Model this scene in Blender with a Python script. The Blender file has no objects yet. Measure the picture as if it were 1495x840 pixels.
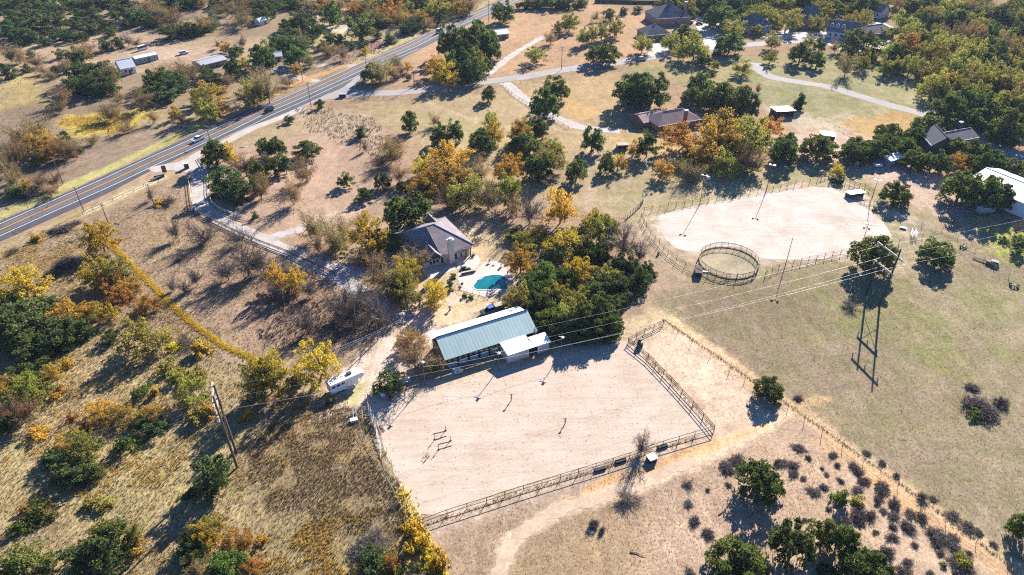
import bpy, bmesh, math, random
import numpy as np
from mathutils import Vector, Matrix
random.seed(7); rng = np.random.default_rng(11)
S = bpy.context.scene
COL = S.collection
R = math.radians

# ------------------------------------------------------------------ camera
CAM_H, PITCH, FPX, CX, CY = 110.0, R(35.0), 1010.0, 747.5, 420.0
cam = bpy.data.objects.new('camera', bpy.data.cameras.new('camera')); COL.objects.link(cam)
cam.location = (0, 0, CAM_H); cam.rotation_euler = (R(90) - PITCH, 0, 0)
cam.data.sensor_width = 36.0; cam.data.lens = FPX / 1495.0 * 36.0
cam.data.clip_start = 1.0; cam.data.clip_end = 20000.0
S.camera = cam
# ------------------------------------------------------------------ sky, sun, exposure
SUN_AZ, SUN_EL = R(64.0), R(26.0)            # azimuth counter-clockwise from +X
W = bpy.data.worlds.new('World'); S.world = W; W.use_nodes = True
wn = W.node_tree.nodes; wl = W.node_tree.links
bg = wn['Background']; sky = wn.new('ShaderNodeTexSky')
sky.sky_type = 'NISHITA'; sky.sun_disc = False
sky.sun_elevation = SUN_EL; sky.sun_rotation = R(90) - SUN_AZ
sky.air_density = 0.7; sky.dust_density = 0.05; sky.ozone_density = 10.0
wl.new(sky.outputs[0], bg.inputs[0]); bg.inputs[1].default_value = 0.07
sl = bpy.data.lights.new('sun', 'SUN'); sl.energy = 5.0; sl.angle = R(0.5); sl.color = (1.0, 0.94, 0.87)
sun = bpy.data.objects.new('sun', sl); COL.objects.link(sun)
sv = Vector((math.cos(SUN_AZ) * math.cos(SUN_EL), math.sin(SUN_AZ) * math.cos(SUN_EL), math.sin(SUN_EL)))
sun.rotation_euler = (-sv).to_track_quat('-Z', 'Y').to_euler(); sun.location = (0, 0, 300)
S.view_settings.view_transform = 'Standard'; S.view_settings.look = 'None'
S.view_settings.gamma = 1.0; S.view_settings.exposure = 1.65
S.cycles.use_denoising = False; S.cycles.filter_width = 1.15; S.cycles.sample_clamp_indirect = 3.0
S.cycles.max_bounces = 5; S.cycles.diffuse_bounces = 3; S.cycles.transparent_max_bounces = 4
S.cycles.transmission_bounces = 3; S.cycles.glossy_bounces = 2

# ------------------------------------------------------------------ plan measuring: a photo pixel to a point of the place
_s, _c = math.sin(PITCH), math.cos(PITCH)
def P(x, y, z=0.0):
    u = (x - CX) / FPX; v = (CY - y) / FPX
    d = (u, _c + v * _s, -_s + v * _c); t = (z - CAM_H) / d[2]
    return Vector((d[0] * t, d[1] * t, z))
def depth(p): return p[1] * _c + (CAM_H - p[2]) * _s
def PX(p):
    q = depth(p); yy = p[1] * _s + (p[2] - CAM_H) * _c
    return CX + FPX * p[0] / q, CY - FPX * yy / q
def height(bx, by, ty):
    b = P(bx, by); lo, hi = 0.0, 60.0
    for _ in range(40):
        m = (lo + hi) / 2
        if PX((b.x, b.y, m))[1] > ty: lo = m
        else: hi = m
    return lo

# ------------------------------------------------------------------ materials
MATS = {}
def new_mat(name):
    m = bpy.data.materials.new(name); m.use_nodes = True
    nt = m.node_tree; nt.nodes.clear()
    out = nt.nodes.new('ShaderNodeOutputMaterial')
    MATS[name] = m
    return m, nt, out
def N(nt, t, **kw):
    n = nt.nodes.new(t)
    for k, v in kw.items():
        if k.startswith('i_'):
            key = k[2:]; key = int(key) if key.isdigit() else key.replace('_', ' ')
            n.inputs[key].default_value = v
        else: setattr(n, k, v)
    return n
def ramp(nt, stops):
    r = nt.nodes.new('ShaderNodeValToRGB'); e = r.color_ramp.elements
    while len(e) < len(stops): e.new(0.5)
    for k, (p, c) in enumerate(stops): e[k].position = p; e[k].color = (*c, 1) if len(c) == 3 else c
    return r
def mixc(nt, a, b, fac, mode='MIX'):
    m = nt.nodes.new('ShaderNodeMix'); m.data_type = 'RGBA'; m.blend_type = mode
    for sock, val in ((m.inputs[0], fac), (m.inputs[6], a), (m.inputs[7], b)):
        if hasattr(val, 'is_linked') or hasattr(val, 'links'): nt.links.new(val, sock)
        elif isinstance(val, (int, float)): sock.default_value = val
        else: sock.default_value = (*val, 1)
    return m.outputs[2]
def surf(name, col, rough=0.85, metal=0.0, var=0.15, scale=1.5, bump=0.0, bscale=None, spec=0.3, dirt=None, stretch=None):
    """weathered paint / plaster / asphalt ...: colour with two noises of variation"""
    m, nt, out = new_mat(name); L = nt.links
    tc = N(nt, 'ShaderNodeTexCoord'); src = tc.outputs['Object']
    if stretch:
        mp = N(nt, 'ShaderNodeMapping'); mp.inputs['Scale'].default_value = stretch
        L.new(src, mp.inputs[0]); src = mp.outputs[0]
    n1 = N(nt, 'ShaderNodeTexNoise', i_Scale=scale, i_Detail=6.0, i_Roughness=0.65); L.new(src, n1.inputs['Vector'])
    n2 = N(nt, 'ShaderNodeTexNoise', i_Scale=scale * 0.13, i_Detail=4.0); L.new(src, n2.inputs['Vector'])
    a = tuple(max(0, c * (1 - var)) for c in col); b = tuple(min(1, c * (1 + var)) for c in col)
    r = ramp(nt, [(0.3, a), (0.7, b)]); L.new(n1.outputs[0], r.inputs[0])
    r2 = ramp(nt, [(0.3, (1 - var,) * 3), (0.7, (1 + var * .6,) * 3)]); L.new(n2.outputs[0], r2.inputs[0])
    c = mixc(nt, r.outputs[0], r2.outputs[0], 1.0, 'MULTIPLY')
    if dirt:
        n3 = N(nt, 'ShaderNodeTexNoise', i_Scale=scale * 0.4, i_Detail=7.0, i_Roughness=0.7); L.new(src, n3.inputs['Vector'])
        r3 = ramp(nt, [(0.52, (0, 0, 0)), (0.72, (1, 1, 1))]); L.new(n3.outputs[0], r3.inputs[0])
        c = mixc(nt, c, dirt, r3.outputs[0])
    p = N(nt, 'ShaderNodeBsdfPrincipled', i_Roughness=rough, i_Metallic=metal)
    p.inputs['Specular IOR Level'].default_value = spec
    L.new(c, p.inputs['Base Color'])
    if bump:
        nb = N(nt, 'ShaderNodeTexNoise', i_Scale=bscale or scale * 3, i_Detail=5.0); L.new(src, nb.inputs['Vector'])
        bp = N(nt, 'ShaderNodeBump', i_Strength=bump, i_Distance=0.1); L.new(nb.outputs[0], bp.inputs['Height'])
        L.new(bp.outputs[0], p.inputs['Normal'])
    L.new(p.outputs[0], out.inputs[0])
    return m
def leaf_mat(name, c1, c2, c3, trans=0.35, rough=0.7):
    """foliage: every leaf clump has its own tint, every tree a small shift of its own"""
    m, nt, out = new_mat(name); L = nt.links
    g = N(nt, 'ShaderNodeNewGeometry'); oi = N(nt, 'ShaderNodeObjectInfo')
    r = ramp(nt, [(0.0, c1), (0.55, c2), (1.0, c3)]); L.new(g.outputs['Random Per Island'], r.inputs[0])
    hs = N(nt, 'ShaderNodeHueSaturation')
    mr = N(nt, 'ShaderNodeMapRange'); mr.inputs[3].default_value = 0.475; mr.inputs[4].default_value = 0.525
    L.new(oi.outputs['Random'], mr.inputs[0]); L.new(mr.outputs[0], hs.inputs['Hue'])
    mu = N(nt, 'ShaderNodeMath', operation='MULTIPLY', i_1=7.31); L.new(oi.outputs['Random'], mu.inputs[0])
    fr = N(nt, 'ShaderNodeMath', operation='FRACT'); L.new(mu.outputs[0], fr.inputs[0])
    mv = N(nt, 'ShaderNodeMapRange'); mv.inputs[3].default_value = 0.72; mv.inputs[4].default_value = 1.25
    L.new(fr.outputs[0], mv.inputs[0]); L.new(mv.outputs[0], hs.inputs['Value'])
    L.new(r.outputs[0], hs.inputs['Color'])
    d = N(nt, 'ShaderNodeBsdfDiffuse'); t = N(nt, 'ShaderNodeBsdfTranslucent')
    L.new(hs.outputs[0], d.inputs[0]); L.new(hs.outputs[0], t.inputs[0])
    mx = N(nt, 'ShaderNodeMixShader', i_0=trans); L.new(d.outputs[0], mx.inputs[1]); L.new(t.outputs[0], mx.inputs[2])
    L.new(mx.outputs[0], out.inputs[0])
    return m

# ------------------------------------------------------------------ mesh helpers
class MB:
    def __init__(s): s.v = []; s.f = []
    def quad(s, *p):
        k = len(s.v); s.v += [tuple(q) for q in p]; s.f.append(tuple(range(k, k + len(p)))); return s
    def box(s, c, d, rz=0.0):
        hx, hy, hz = d[0] / 2, d[1] / 2, d[2] / 2; k = len(s.v); ca, sa = math.cos(rz), math.sin(rz)
        for z in (-hz, hz):
            for x, y in ((-hx, -hy), (hx, -hy), (hx, hy), (-hx, hy)):
                s.v.append((c[0] + x * ca - y * sa, c[1] + x * sa + y * ca, c[2] + z))
        for f in ((3, 2, 1, 0), (4, 5, 6, 7), (0, 1, 5, 4), (1, 2, 6, 5), (2, 3, 7, 6), (3, 0, 4, 7)):
            s.f.append(tuple(k + i for i in f))
        return s
    def tube(s, a, b, r0, r1=None, n=6, cap=True):
        r1 = r0 if r1 is None else r1; a = Vector(a); b = Vector(b); d = b - a
        if d.length < 1e-6: return s
        d.normalize(); u = d.orthogonal().normalized(); w = d.cross(u); k = len(s.v)
        for c, r in ((a, r0), (b, r1)):
            for i in range(n):
                t = 2 * math.pi * i / n; s.v.append(tuple(c + (u * math.cos(t) + w * math.sin(t)) * r))
        for i in range(n): j = (i + 1) % n; s.f.append((k + i, k + j, k + n + j, k + n + i))
        if cap: s.f.append(tuple(k + i for i in reversed(range(n)))); s.f.append(tuple(k + n + i for i in range(n)))
        return s
    def path(s, pts, r, n=4):
        for a, b in zip(pts, pts[1:]): s.tube(a, b, r, r, n, True)
        return s
    def prism(s, poly, z0, z1):
        k = len(s.v); n = len(poly)
        s.v += [(p[0], p[1], z0) for p in poly] + [(p[0], p[1], z1) for p in poly]
        s.f.append(tuple(k + i for i in reversed(range(n)))); s.f.append(tuple(k + n + i for i in range(n)))
        for i in range(n): j = (i + 1) % n; s.f.append((k + i, k + j, k + n + j, k + n + i))
        return s
    def slab(s, poly, th):
        """a tilted panel with thickness th downward"""
        k = len(s.v); n = len(poly)
        s.v += [tuple(p) for p in poly] + [(p[0], p[1], p[2] - th) for p in poly]
        s.f.append(tuple(k + i for i in range(n))); s.f.append(tuple(k + n + i for i in reversed(range(n))))
        for i in range(n): j = (i + 1) % n; s.f.append((k + j, k + i, k + n + i, k + n + j))
        return s
    def mesh(s, name, mat, fix=True):
        me = bpy.data.meshes.new(name); me.from_pydata(s.v, [], s.f)
        if fix:
            bm = bmesh.new(); bm.from_mesh(me); bmesh.ops.recalc_face_normals(bm, faces=bm.faces); bm.to_mesh(me); bm.free()
        if mat: me.materials.append(MATS[mat] if isinstance(mat, str) else mat)
        me.update(); return me
    def build(s, name, mat, parent=None, fix=True, **kw):
        return link(name, s.mesh(name, mat, fix), parent, **kw)
def link(name, data, parent=None, loc=None, rz=None, label=None, cat=None, group=None, kind=None):
    o = bpy.data.objects.new(name, data); COL.objects.link(o)
    if parent is not None: o.parent = parent
    if loc is not None: o.location = loc
    if rz is not None: o.rotation_euler = (0, 0, rz)
    tag(o, label, cat, group, kind); return o
def tag(o, label=None, cat=None, group=None, kind=None):
    if label: o['label'] = label
    if cat: o['category'] = cat
    if group: o['group'] = group
    if kind: o['kind'] = kind
    return o
def thing(name, label, cat, loc=(0, 0, 0), rz=0.0, group=None):
    return link(name, None, None, loc, rz, label, cat, group)
def copy_tree(root):
    r = root.copy(); COL.objects.link(r)
    for ch in root.children:
        c = ch.copy(); COL.objects.link(c); c.parent = r
        for g in ch.children:
            d = g.copy(); COL.objects.link(d); d.parent = c
    return r
def np_mesh(name, verts, faces, mat):
    """verts (n,3); faces (m,3) or (m,4)"""
    me = bpy.data.meshes.new(name); m, k = faces.shape
    me.vertices.add(len(verts)); me.vertices.foreach_set('co', np.ascontiguousarray(verts, np.float32).ravel())
    me.loops.add(m * k); me.loops.foreach_set('vertex_index', np.ascontiguousarray(faces, np.int32).ravel())
    me.polygons.add(m); me.polygons.foreach_set('loop_start', np.arange(0, m * k, k, dtype=np.int32))
    me.polygons.foreach_set('loop_total', np.full(m, k, np.int32))
    me.update(calc_edges=True); me.validate()
    if mat: me.materials.append(MATS[mat])
    return me

# ------------------------------------------------------------------ noise on arrays
def _hash(ix, iy, seed):
    h = (ix.astype(np.int64) * 374761393 + iy.astype(np.int64) * 668265263 + seed * 974711) & 0xffffffff
    h = ((h ^ (h >> 13)) * 1274126177) & 0xffffffff
    return ((h ^ (h >> 16)) & 0xffff) / 65535.0
def vnoise(x, y, s, seed=0):
    x = x / s; y = y / s; ix = np.floor(x); iy = np.floor(y); fx = x - ix; fy = y - iy
    fx = fx * fx * (3 - 2 * fx); fy = fy * fy * (3 - 2 * fy)
    a = _hash(ix, iy, seed); b = _hash(ix + 1, iy, seed); c = _hash(ix, iy + 1, seed); d = _hash(ix + 1, iy + 1, seed)
    return (a * (1 - fx) + b * fx) * (1 - fy) + (c * (1 - fx) + d * fx) * fy
def fbm(x, y, s, seed=0, o=4):
    t = 0; a = 0.5; n = 0
    for k in range(o): t = t + a * vnoise(x, y, s / 2 ** k, seed + k * 17); n += a; a *= 0.55
    return t / n
def inside(x, y, poly):
    r = np.zeros(x.shape, bool); n = len(poly)
    for i in range(n):
        x0, y0 = poly[i][:2]; x1, y1 = poly[(i + 1) % n][:2]
        if y0 == y1: continue
        r ^= ((y0 > y) != (y1 > y)) & (x < (x1 - x0) * (y - y0) / (y1 - y0) + x0)
    return r
def segdist(x, y, pts, closed):
    d = np.full(x.shape, 1e9); n = len(pts)
    for i in range(n if closed else n - 1):
        ax, ay = pts[i][:2]; bx, by = pts[(i + 1) % n][:2]; ux, uy = bx - ax, by - ay; l = ux * ux + uy * uy + 1e-9
        t = np.clip(((x - ax) * ux + (y - ay) * uy) / l, 0, 1)
        d = np.minimum(d, (x - ax - t * ux) ** 2 + (y - ay - t * uy) ** 2)
    return np.sqrt(d)
def sm(a, b, v):
    t = np.clip((v - a) / (b - a), 0, 1); return t * t * (3 - 2 * t)
def catmull(pts, step):
    pts = [Vector(p) for p in pts]; out = []
    for i in range(len(pts) - 1):
        p0 = pts[max(i - 1, 0)]; p1 = pts[i]; p2 = pts[i + 1]; p3 = pts[min(i + 2, len(pts) - 1)]
        n = max(1, int((p2 - p1).length / step))
        for k in range(n):
            t = k / n
            out.append(0.5 * (2 * p1 + (p2 - p0) * t + (2 * p0 - 5 * p1 + 4 * p2 - p3) * t * t + (3 * p1 - p0 - 3 * p2 + p3) * t ** 3))
    out.append(pts[-1]); return out
# ------------------------------------------------------------------ ground
def gpoly(s): return [P(float(a.split(',')[0]), float(a.split(',')[1])) for a in s.split()]
# (polygon in plan, colour, edge softness m, strength, edge wobble m, attributes rough/green/yellow)
PAINT = []
def area(s, col, soft=4.0, k=1.0, wob=3.0, det=None): PAINT.append(('a', gpoly(s), col, soft, k, wob, det, 0))
def line(s, col, width, soft=1.0, k=1.0, wob=0.8, det=None): PAINT.append(('l', gpoly(s), col, soft, k, wob, det, width))
TAN = (0.30, 0.205, 0.132)
# left of the highway
area('-400,430 -400,-60 760,-60 740,5 600,60 480,115 420,140 270,200 100,278 -60,350', (0.245, 0.178, 0.118), 4, 1, 4, (0.45, 0.10, 0.12))
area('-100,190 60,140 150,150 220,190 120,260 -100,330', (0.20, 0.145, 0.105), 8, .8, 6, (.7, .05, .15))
area('0,60 200,50 460,60 420,85 180,100 0,130', (0.34, 0.24, 0.155), 8, .8, 8)
area('130,60 300,70 420,60 420,75 300,95 150,80', (0.37, 0.265, 0.19), 6, .7, 4)
area('90,170 210,160 225,170 190,190 130,205 85,200', (0.42, 0.32, 0.05), 4, .8, 4, (.5, .0, .9))
area('0,100 60,110 60,150 0,165', (0.36, 0.28, 0.09), 8, .6, 5, (.4, .1, .5))
area('250,160 300,140 290,170 240,185', (0.34, 0.28, 0.12), 5, .6, 4)
area('420,40 520,30 560,50 470,70 420,80', (0.33, 0.27, 0.14), 5, .7, 4, (.2, .4, .1))
line('470,42 500,45 512,38', (0.5, 0.42, 0.33), 4, 4)
line('370,97 400,103 430,111 462,118', (0.5, 0.41, 0.33), 2.2, 1.0)
line('448,92 470,95 500,97 515,95', (0.5, 0.41, 0.33), 2.2, 1.0)
line('380,85 420,60 470,20 560,5', (0.42, 0.32, 0.24), 2.0, 1.5)
area('480,75 560,55 560,75 500,95', (0.30, 0.19, 0.14), 6, .7, 4, (.8, 0, 0))
# verges
line('-60,340 0,315 60,290 110,267 160,245 240,208 290,184', (0.37, 0.34, 0.13), 2.6, 1.0, .9, .6, (.2, .4, .2))
line('300,180 380,146 450,115 500,97', (0.44, 0.27, 0.12), 2.6, 1.2, .9, .7)
line('520,90 600,54 660,28 720,0', (0.40, 0.32, 0.15), 3.0, 1.5, .9, .8)
line('-60,392 0,366 60,338 100,322 150,300 200,275 240,258', (0.37, 0.27, 0.14), 3.0, 1.2, .9, .6, (.2, .2, .1))
# left brush
area('-400,1000 -400,430 -60,385 60,345 125,322 165,355 200,395 260,450 330,500 370,525 480,590 535,600 610,770 680,840 680,1000', (0.300, 0.232, 0.125), 3, 1, 3, (.75, .22, .42))
area('0,345 100,330 150,370 130,400 60,400 0,390', (0.35, 0.255, 0.15), 5, .8, 4, (.8, .05, .15))
area('150,360 215,400 280,460 370,530 300,540 180,450', (0.30, 0.215, 0.145), 4, .8, 3, (.9, .05, .15))
area('40,560 160,480 260,500 220,600 60,700 0,690', (0.37, 0.275, 0.14), 6, .7, 5, (.8, .15, .5))
area('0,640 140,640 330,640 330,740 230,780 0,760', (0.345, 0.275, 0.125), 6, .8, 5, (.7, .25, .5))
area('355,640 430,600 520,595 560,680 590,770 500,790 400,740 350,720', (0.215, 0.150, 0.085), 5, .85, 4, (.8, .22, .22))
area('370,800 480,740 560,800 560,900 360,900', (0.27, 0.205, 0.09), 5, .8, 4, (1, .15, .45))
# paddock between driveway and the yellow line
area('125,322 240,262 275,262 285,305 350,345 480,402 590,462 545,490 480,515 380,520 200,395 165,350', (0.29, 0.205, 0.135), 3, 1, 2, (.55, .06, .14))
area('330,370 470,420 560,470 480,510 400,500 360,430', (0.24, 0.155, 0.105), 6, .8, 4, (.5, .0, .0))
area('200,320 270,330 260,390 220,380', (0.34, 0.25, 0.14), 5, .7, 4, (.5, .05, .4))
line('125,312 180,285 236,259', (0.47, 0.385, 0.25), 1.6, .6)
# paddock right of the driveway
area('300,235 450,165 520,160 560,185 600,230 590,290 540,310 420,345 320,310', (0.335, 0.23, 0.16), 4, 1, 3, (.1, 0, .04))
area('430,155 540,165 590,230 560,240 500,200 430,195', (0.36, 0.27, 0.18), 3, .8, 3, (.5, .1, 0))
area('350,180 430,170 480,180 440,200 370,215', (0.33, 0.25, 0.14), 5, .6, 4, (.1, .25, 0))
line('395,348 435,336 470,320 520,305 572,285 600,300', (0.45, 0.34, 0.25), 2.0, 2.0, .8)
line('310,300 340,328 370,330 400,325', (0.40, 0.29, 0.19), 1.6, 1.0, .8)
# big field in the middle
area('500,150 620,145 740,130 880,190 950,300 880,330 760,300 640,230 560,170', (0.33, 0.245, 0.142), 4, 1, 4, (.1, .15, .05))
area('560,160 700,170 760,210 700,230 620,190', (0.33, 0.265, 0.14), 6, .7, 4, (.1, .3, .05))
line('615,145 650,160 700,178 760,190', (0.42, 0.32, 0.21), 1.4, 1.6, .6)
line('870,215 860,260 862,300 850,320', (0.40, 0.30, 0.22), 2.0, 2.5, .8)
area('760,120 900,105 930,140 890,180 800,160', (0.35, 0.245, 0.135), 4, .9, 4, (.05, .1, .1))
area('790,135 850,150 880,175 840,170', (0.40, 0.255, 0.10), 6, .6, 4)
area('600,60 720,25 860,0 990,30 960,85 820,100 700,110 600,100', (0.36, 0.235, 0.14), 5, 1, 5, (.1, 0, .05))
area('620,85 720,70 710,110 600,118 560,110', (0.33, 0.215, 0.14), 5, .8, 4, (.5, 0, .1))
area('900,95 1000,90 1100,80 1110,110 1060,150 960,110', (0.30, 0.25, 0.125), 5, .8, 4, (.1, .45, .05))
area('885,190 1060,195 1060,225 900,230', (0.38, 0.28, 0.13), 5, .8, 4, (.1, .3, .2))
# right far field
area('1060,90 1220,80 1340,110 1400,170 1340,190 1200,190 1120,160', (0.285, 0.25, 0.14), 5, 1, 5, (.15, .42, .05))
area('1100,150 1200,170 1330,165 1330,180 1220,200 1150,180', (0.45, 0.36, 0.27), 5, .8, 4)
area('1225,175 1330,160 1350,180 1290,210 1230,200', (0.36, 0.235, 0.10), 2, .9, 2, (.05, .1, .1))
area('1120,190 1240,190 1340,230 1440,300 1400,330 1300,300 1180,230', (0.42, 0.31, 0.235), 6, 1, 5, (.4, 0, 0))
area('1060,0 1300,0 1300,60 1100,60', (0.25, 0.21, 0.12), 6, .6, 5, (.3, .3, .1))
area('1290,-10 1420,-10 1400,10 1290,14', (0.42, 0.32, 0.2), 5, .9, 4)
# grounds round the upper arena
area('860,250 950,230 1220,240 1340,300 1400,350 1300,400 1100,420 960,400 900,330', (0.315, 0.25, 0.15), 5, 1, 4, (.15, .4, .1))
area('880,340 960,310 1020,400 1000,430 940,440', (0.33, 0.24, 0.17), 6, .8, 4, (.3, .05, .05))
line('1250,285 1330,325 1380,345 1440,350', (0.50, 0.40, 0.31), 3.0, 3.0, .8)
# the big pasture on the right
area('940,440 1050,405 1250,375 1340,320 1700,450 2000,1000 1480,860 1340,720 1150,590 985,470', (0.228, 0.178, 0.118), 4, 1, 4, (.28, .38, .16))
area('1180,420 1330,430 1420,520 1380,560 1260,480', (0.205, 0.19, 0.092), 9, .6, 6, (.25, .75, .35))
area('1000,430 1130,430 1180,480 1090,530 1010,490', (0.19, 0.142, 0.098), 9, .7, 6, (.2, .3, .05))
area('1350,400 1495,420 1495,520 1400,500', (0.225, 0.195, 0.11), 9, .7, 6, (.2, .6, .2))
area('1300,340 1360,330 1400,380 1340,400 1290,395', (0.36, 0.29, 0.19), 6, .7, 5, (.1, .2, .0))
area('1420,330 1560,330 1560,380 1440,370', (0.33, 0.33, 0.09), 6, .9, 5, (.1, .6, .3))
# arena surroundings, strip with the trail, paddock at the bottom right
area('900,480 968,466 1110,565 1500,850 1500,1000 900,1000 600,1000 610,775 900,680 1045,630', (0.32, 0.228, 0.16), 3, 1, 2, (.12, .05, .03))
area('925,500 970,472 1120,580 1160,600 1100,640 1050,640 1040,620', (0.50, 0.375, 0.265), 4, .95, 3, (.05, 0, 0))
area('905,455 980,450 990,466 935,480 900,490', (0.46, 0.36, 0.21), 4, .9, 3)
line('968,462 1110,562 1200,625 1310,705 1500,842', (0.50, 0.36, 0.215), 1.9, .9, .9, .8)
line('1200,640 1330,735 1480,850', (0.50, 0.29, 0.13), 2.0, 1.5, .7, 1)
line('1010,500 1060,535 1130,585 1200,640', (0.47, 0.30, 0.17), 1.2, 1.2, .5, 1)
area('640,790 700,765 860,730 900,740 760,800 720,860 620,870', (0.285, 0.20, 0.125), 6, .7, 4, (.3, .1, .05))
area('740,850 780,790 860,755 960,770 960,900 740,900', (0.29, 0.205, 0.115), 6, .8, 4, (.35, .15, .05))
area('1060,640 1180,620 1300,720 1480,840 1200,880 1060,760', (0.40, 0.285, 0.19), 7, .7, 5, (.15, .05, 0))
line('612,778 760,733 900,690 1040,640', (0.40, 0.30, 0.22), 2.0, 1.5, .7, .8)
line('1200,585 1150,603 1100,630 1050,655 990,680 940,700 880,722 830,738', (0.53, 0.35, 0.19), 1.5, 1.2, .9, 1)
line('1050,645 980,672 930,690 860,715', (0.50, 0.27, 0.10), .7, .8, .7, 1.2)
line('1150,603 1100,632 1050,658 990,684 940,705 880,726 820,744 775,768 745,798 725,845 720,900', (0.53, 0.40, 0.275), 1.5, .9, 1.0, .6)
line('1120,622 1050,652 985,678', (0.55, 0.32, 0.14), .7, .8, .8, 1.0)
line('158,352 180,375 215,410 250,445 290,480 330,508 378,527', (0.52, 0.42, 0.09), .6, .4, .95, .5)
line('560,640 590,700 615,745', (0.30, 0.25, 0.08), 1.2, .8, .7, .6)
line('1290,790 1200,730 1330,800 1420,850', (0.42, 0.31, 0.2), .8, .8, .4, 1)
area('905,775 1000,745 1040,790 960,830 ', (0.42, 0.30, 0.205), 5, .6, 4)
# strip between the lower arena and the brush
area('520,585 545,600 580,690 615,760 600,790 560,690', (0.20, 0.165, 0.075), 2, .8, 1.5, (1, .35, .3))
# house yard, woods floor, barn yard
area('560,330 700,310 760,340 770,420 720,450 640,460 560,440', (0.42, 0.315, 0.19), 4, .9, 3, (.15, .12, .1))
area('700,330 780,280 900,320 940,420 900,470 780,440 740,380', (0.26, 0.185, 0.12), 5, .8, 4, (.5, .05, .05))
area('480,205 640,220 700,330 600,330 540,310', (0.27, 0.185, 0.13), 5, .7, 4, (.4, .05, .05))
area('585,455 650,430 740,430 760,455 640,480 620,500 605,530 570,560 555,580 530,592 480,600 480,580 540,540 500,540 585,480', (0.50, 0.39, 0.30), 3, 1, 2, (.05, 0, 0))
area('625,455 700,430 740,432 700,455 640,475', (0.44, 0.34, 0.19), 3, .8, 2, (.15, .15, .1))
area('490,560 560,500 590,520 560,560 530,580', (0.49, 0.385, 0.31), 4, .8, 3)
area('495,585 530,560 535,572 510,592', (0.36, 0.33, 0.12), 2, .8, 1, (.3, .5, .3))
area('640,540 700,540 730,530 700,555 610,572', (0.45, 0.35, 0.22), 2, .8, 1, (.1, .2, .2))
area('690,535 720,528 725,540 695,545', (0.38, 0.36, 0.12), 1.5, .8, 1)
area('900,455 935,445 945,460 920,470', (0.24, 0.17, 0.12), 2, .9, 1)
# bleached rims where the sand of the arenas spills out
area('528,586 575,566 700,540 918,494 1042,628 1000,648 860,690 700,742 612,764 590,745', (0.50, 0.385, 0.29), 2.5, .8, 1.5)
area('952,318 1020,296 1188,270 1225,270 1305,330 1290,350 1190,385 1100,385 1000,375 955,345', (0.50, 0.40, 0.31), 5, .8, 3)

def make_ground():
    # a fan of quads that widens away from the take-off point
    ys = [30.0]
    while ys[-1] < 640: ys.append(ys[-1] + 0.22 + ys[-1] * 0.0026)
    ys += [720, 900, 1300, 2200, 4000, 9000]; ys = np.array([-2000, -300, -50] + ys)
    us = np.linspace(-1, 1, 861) * 1.08; us = np.concatenate([[-14, -5, -2, -1.3], us, [1.3, 2, 5, 14]])
    hw = np.maximum(np.abs(ys), 20) * 0.62 + 46
    X = us[None, :] * hw[:, None]; Y = np.repeat(ys[:, None], len(us), 1)
    x = X.ravel(); y = Y.ravel(); n = len(x)
    col = np.tile(np.array(TAN), (n, 1)); det = np.tile(np.array((0.3, 0.15, 0.05)), (n, 1))
    wx = (fbm(x, y, 9, 3) - .5) * 2; wy = (fbm(x, y, 9, 5) - .5) * 2; wf = (vnoise(x, y, 1.6, 8) - .5)
    brk = fbm(x, y, 22, 31)
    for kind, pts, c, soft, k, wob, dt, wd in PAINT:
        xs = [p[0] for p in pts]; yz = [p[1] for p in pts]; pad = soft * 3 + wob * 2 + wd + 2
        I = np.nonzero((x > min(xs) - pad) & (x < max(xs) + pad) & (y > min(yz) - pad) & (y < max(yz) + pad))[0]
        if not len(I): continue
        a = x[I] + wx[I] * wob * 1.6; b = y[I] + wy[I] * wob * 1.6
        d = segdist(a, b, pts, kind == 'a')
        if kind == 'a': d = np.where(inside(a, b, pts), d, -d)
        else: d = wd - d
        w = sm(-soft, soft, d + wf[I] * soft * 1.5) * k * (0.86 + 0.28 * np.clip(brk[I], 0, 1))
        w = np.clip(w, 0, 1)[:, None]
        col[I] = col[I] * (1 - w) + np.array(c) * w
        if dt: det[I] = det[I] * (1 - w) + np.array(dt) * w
    # broad unevenness of the sward
    f1 = fbm(x, y, 38, 41)[:, None]; f2 = fbm(x, y, 7, 51)[:, None]
    col *= (0.80 + 0.40 * f1) * (0.86 + 0.28 * f2) * np.array((1.0, 1.0, 1.0))
    z = (fbm(x, y, 60, 61, 3) - .5) * 0.0
    r, c = Y.shape; i = np.arange((r - 1) * c).reshape(r - 1, c)[:, :-1].ravel()
    F = np.stack([i, i + 1, i + 1 + c, i + c], 1)
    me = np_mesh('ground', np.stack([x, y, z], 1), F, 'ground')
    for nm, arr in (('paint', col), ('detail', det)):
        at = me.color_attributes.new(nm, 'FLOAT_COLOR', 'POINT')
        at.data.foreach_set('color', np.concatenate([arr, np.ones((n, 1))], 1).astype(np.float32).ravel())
    return link('ground', me, kind='structure')

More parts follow.
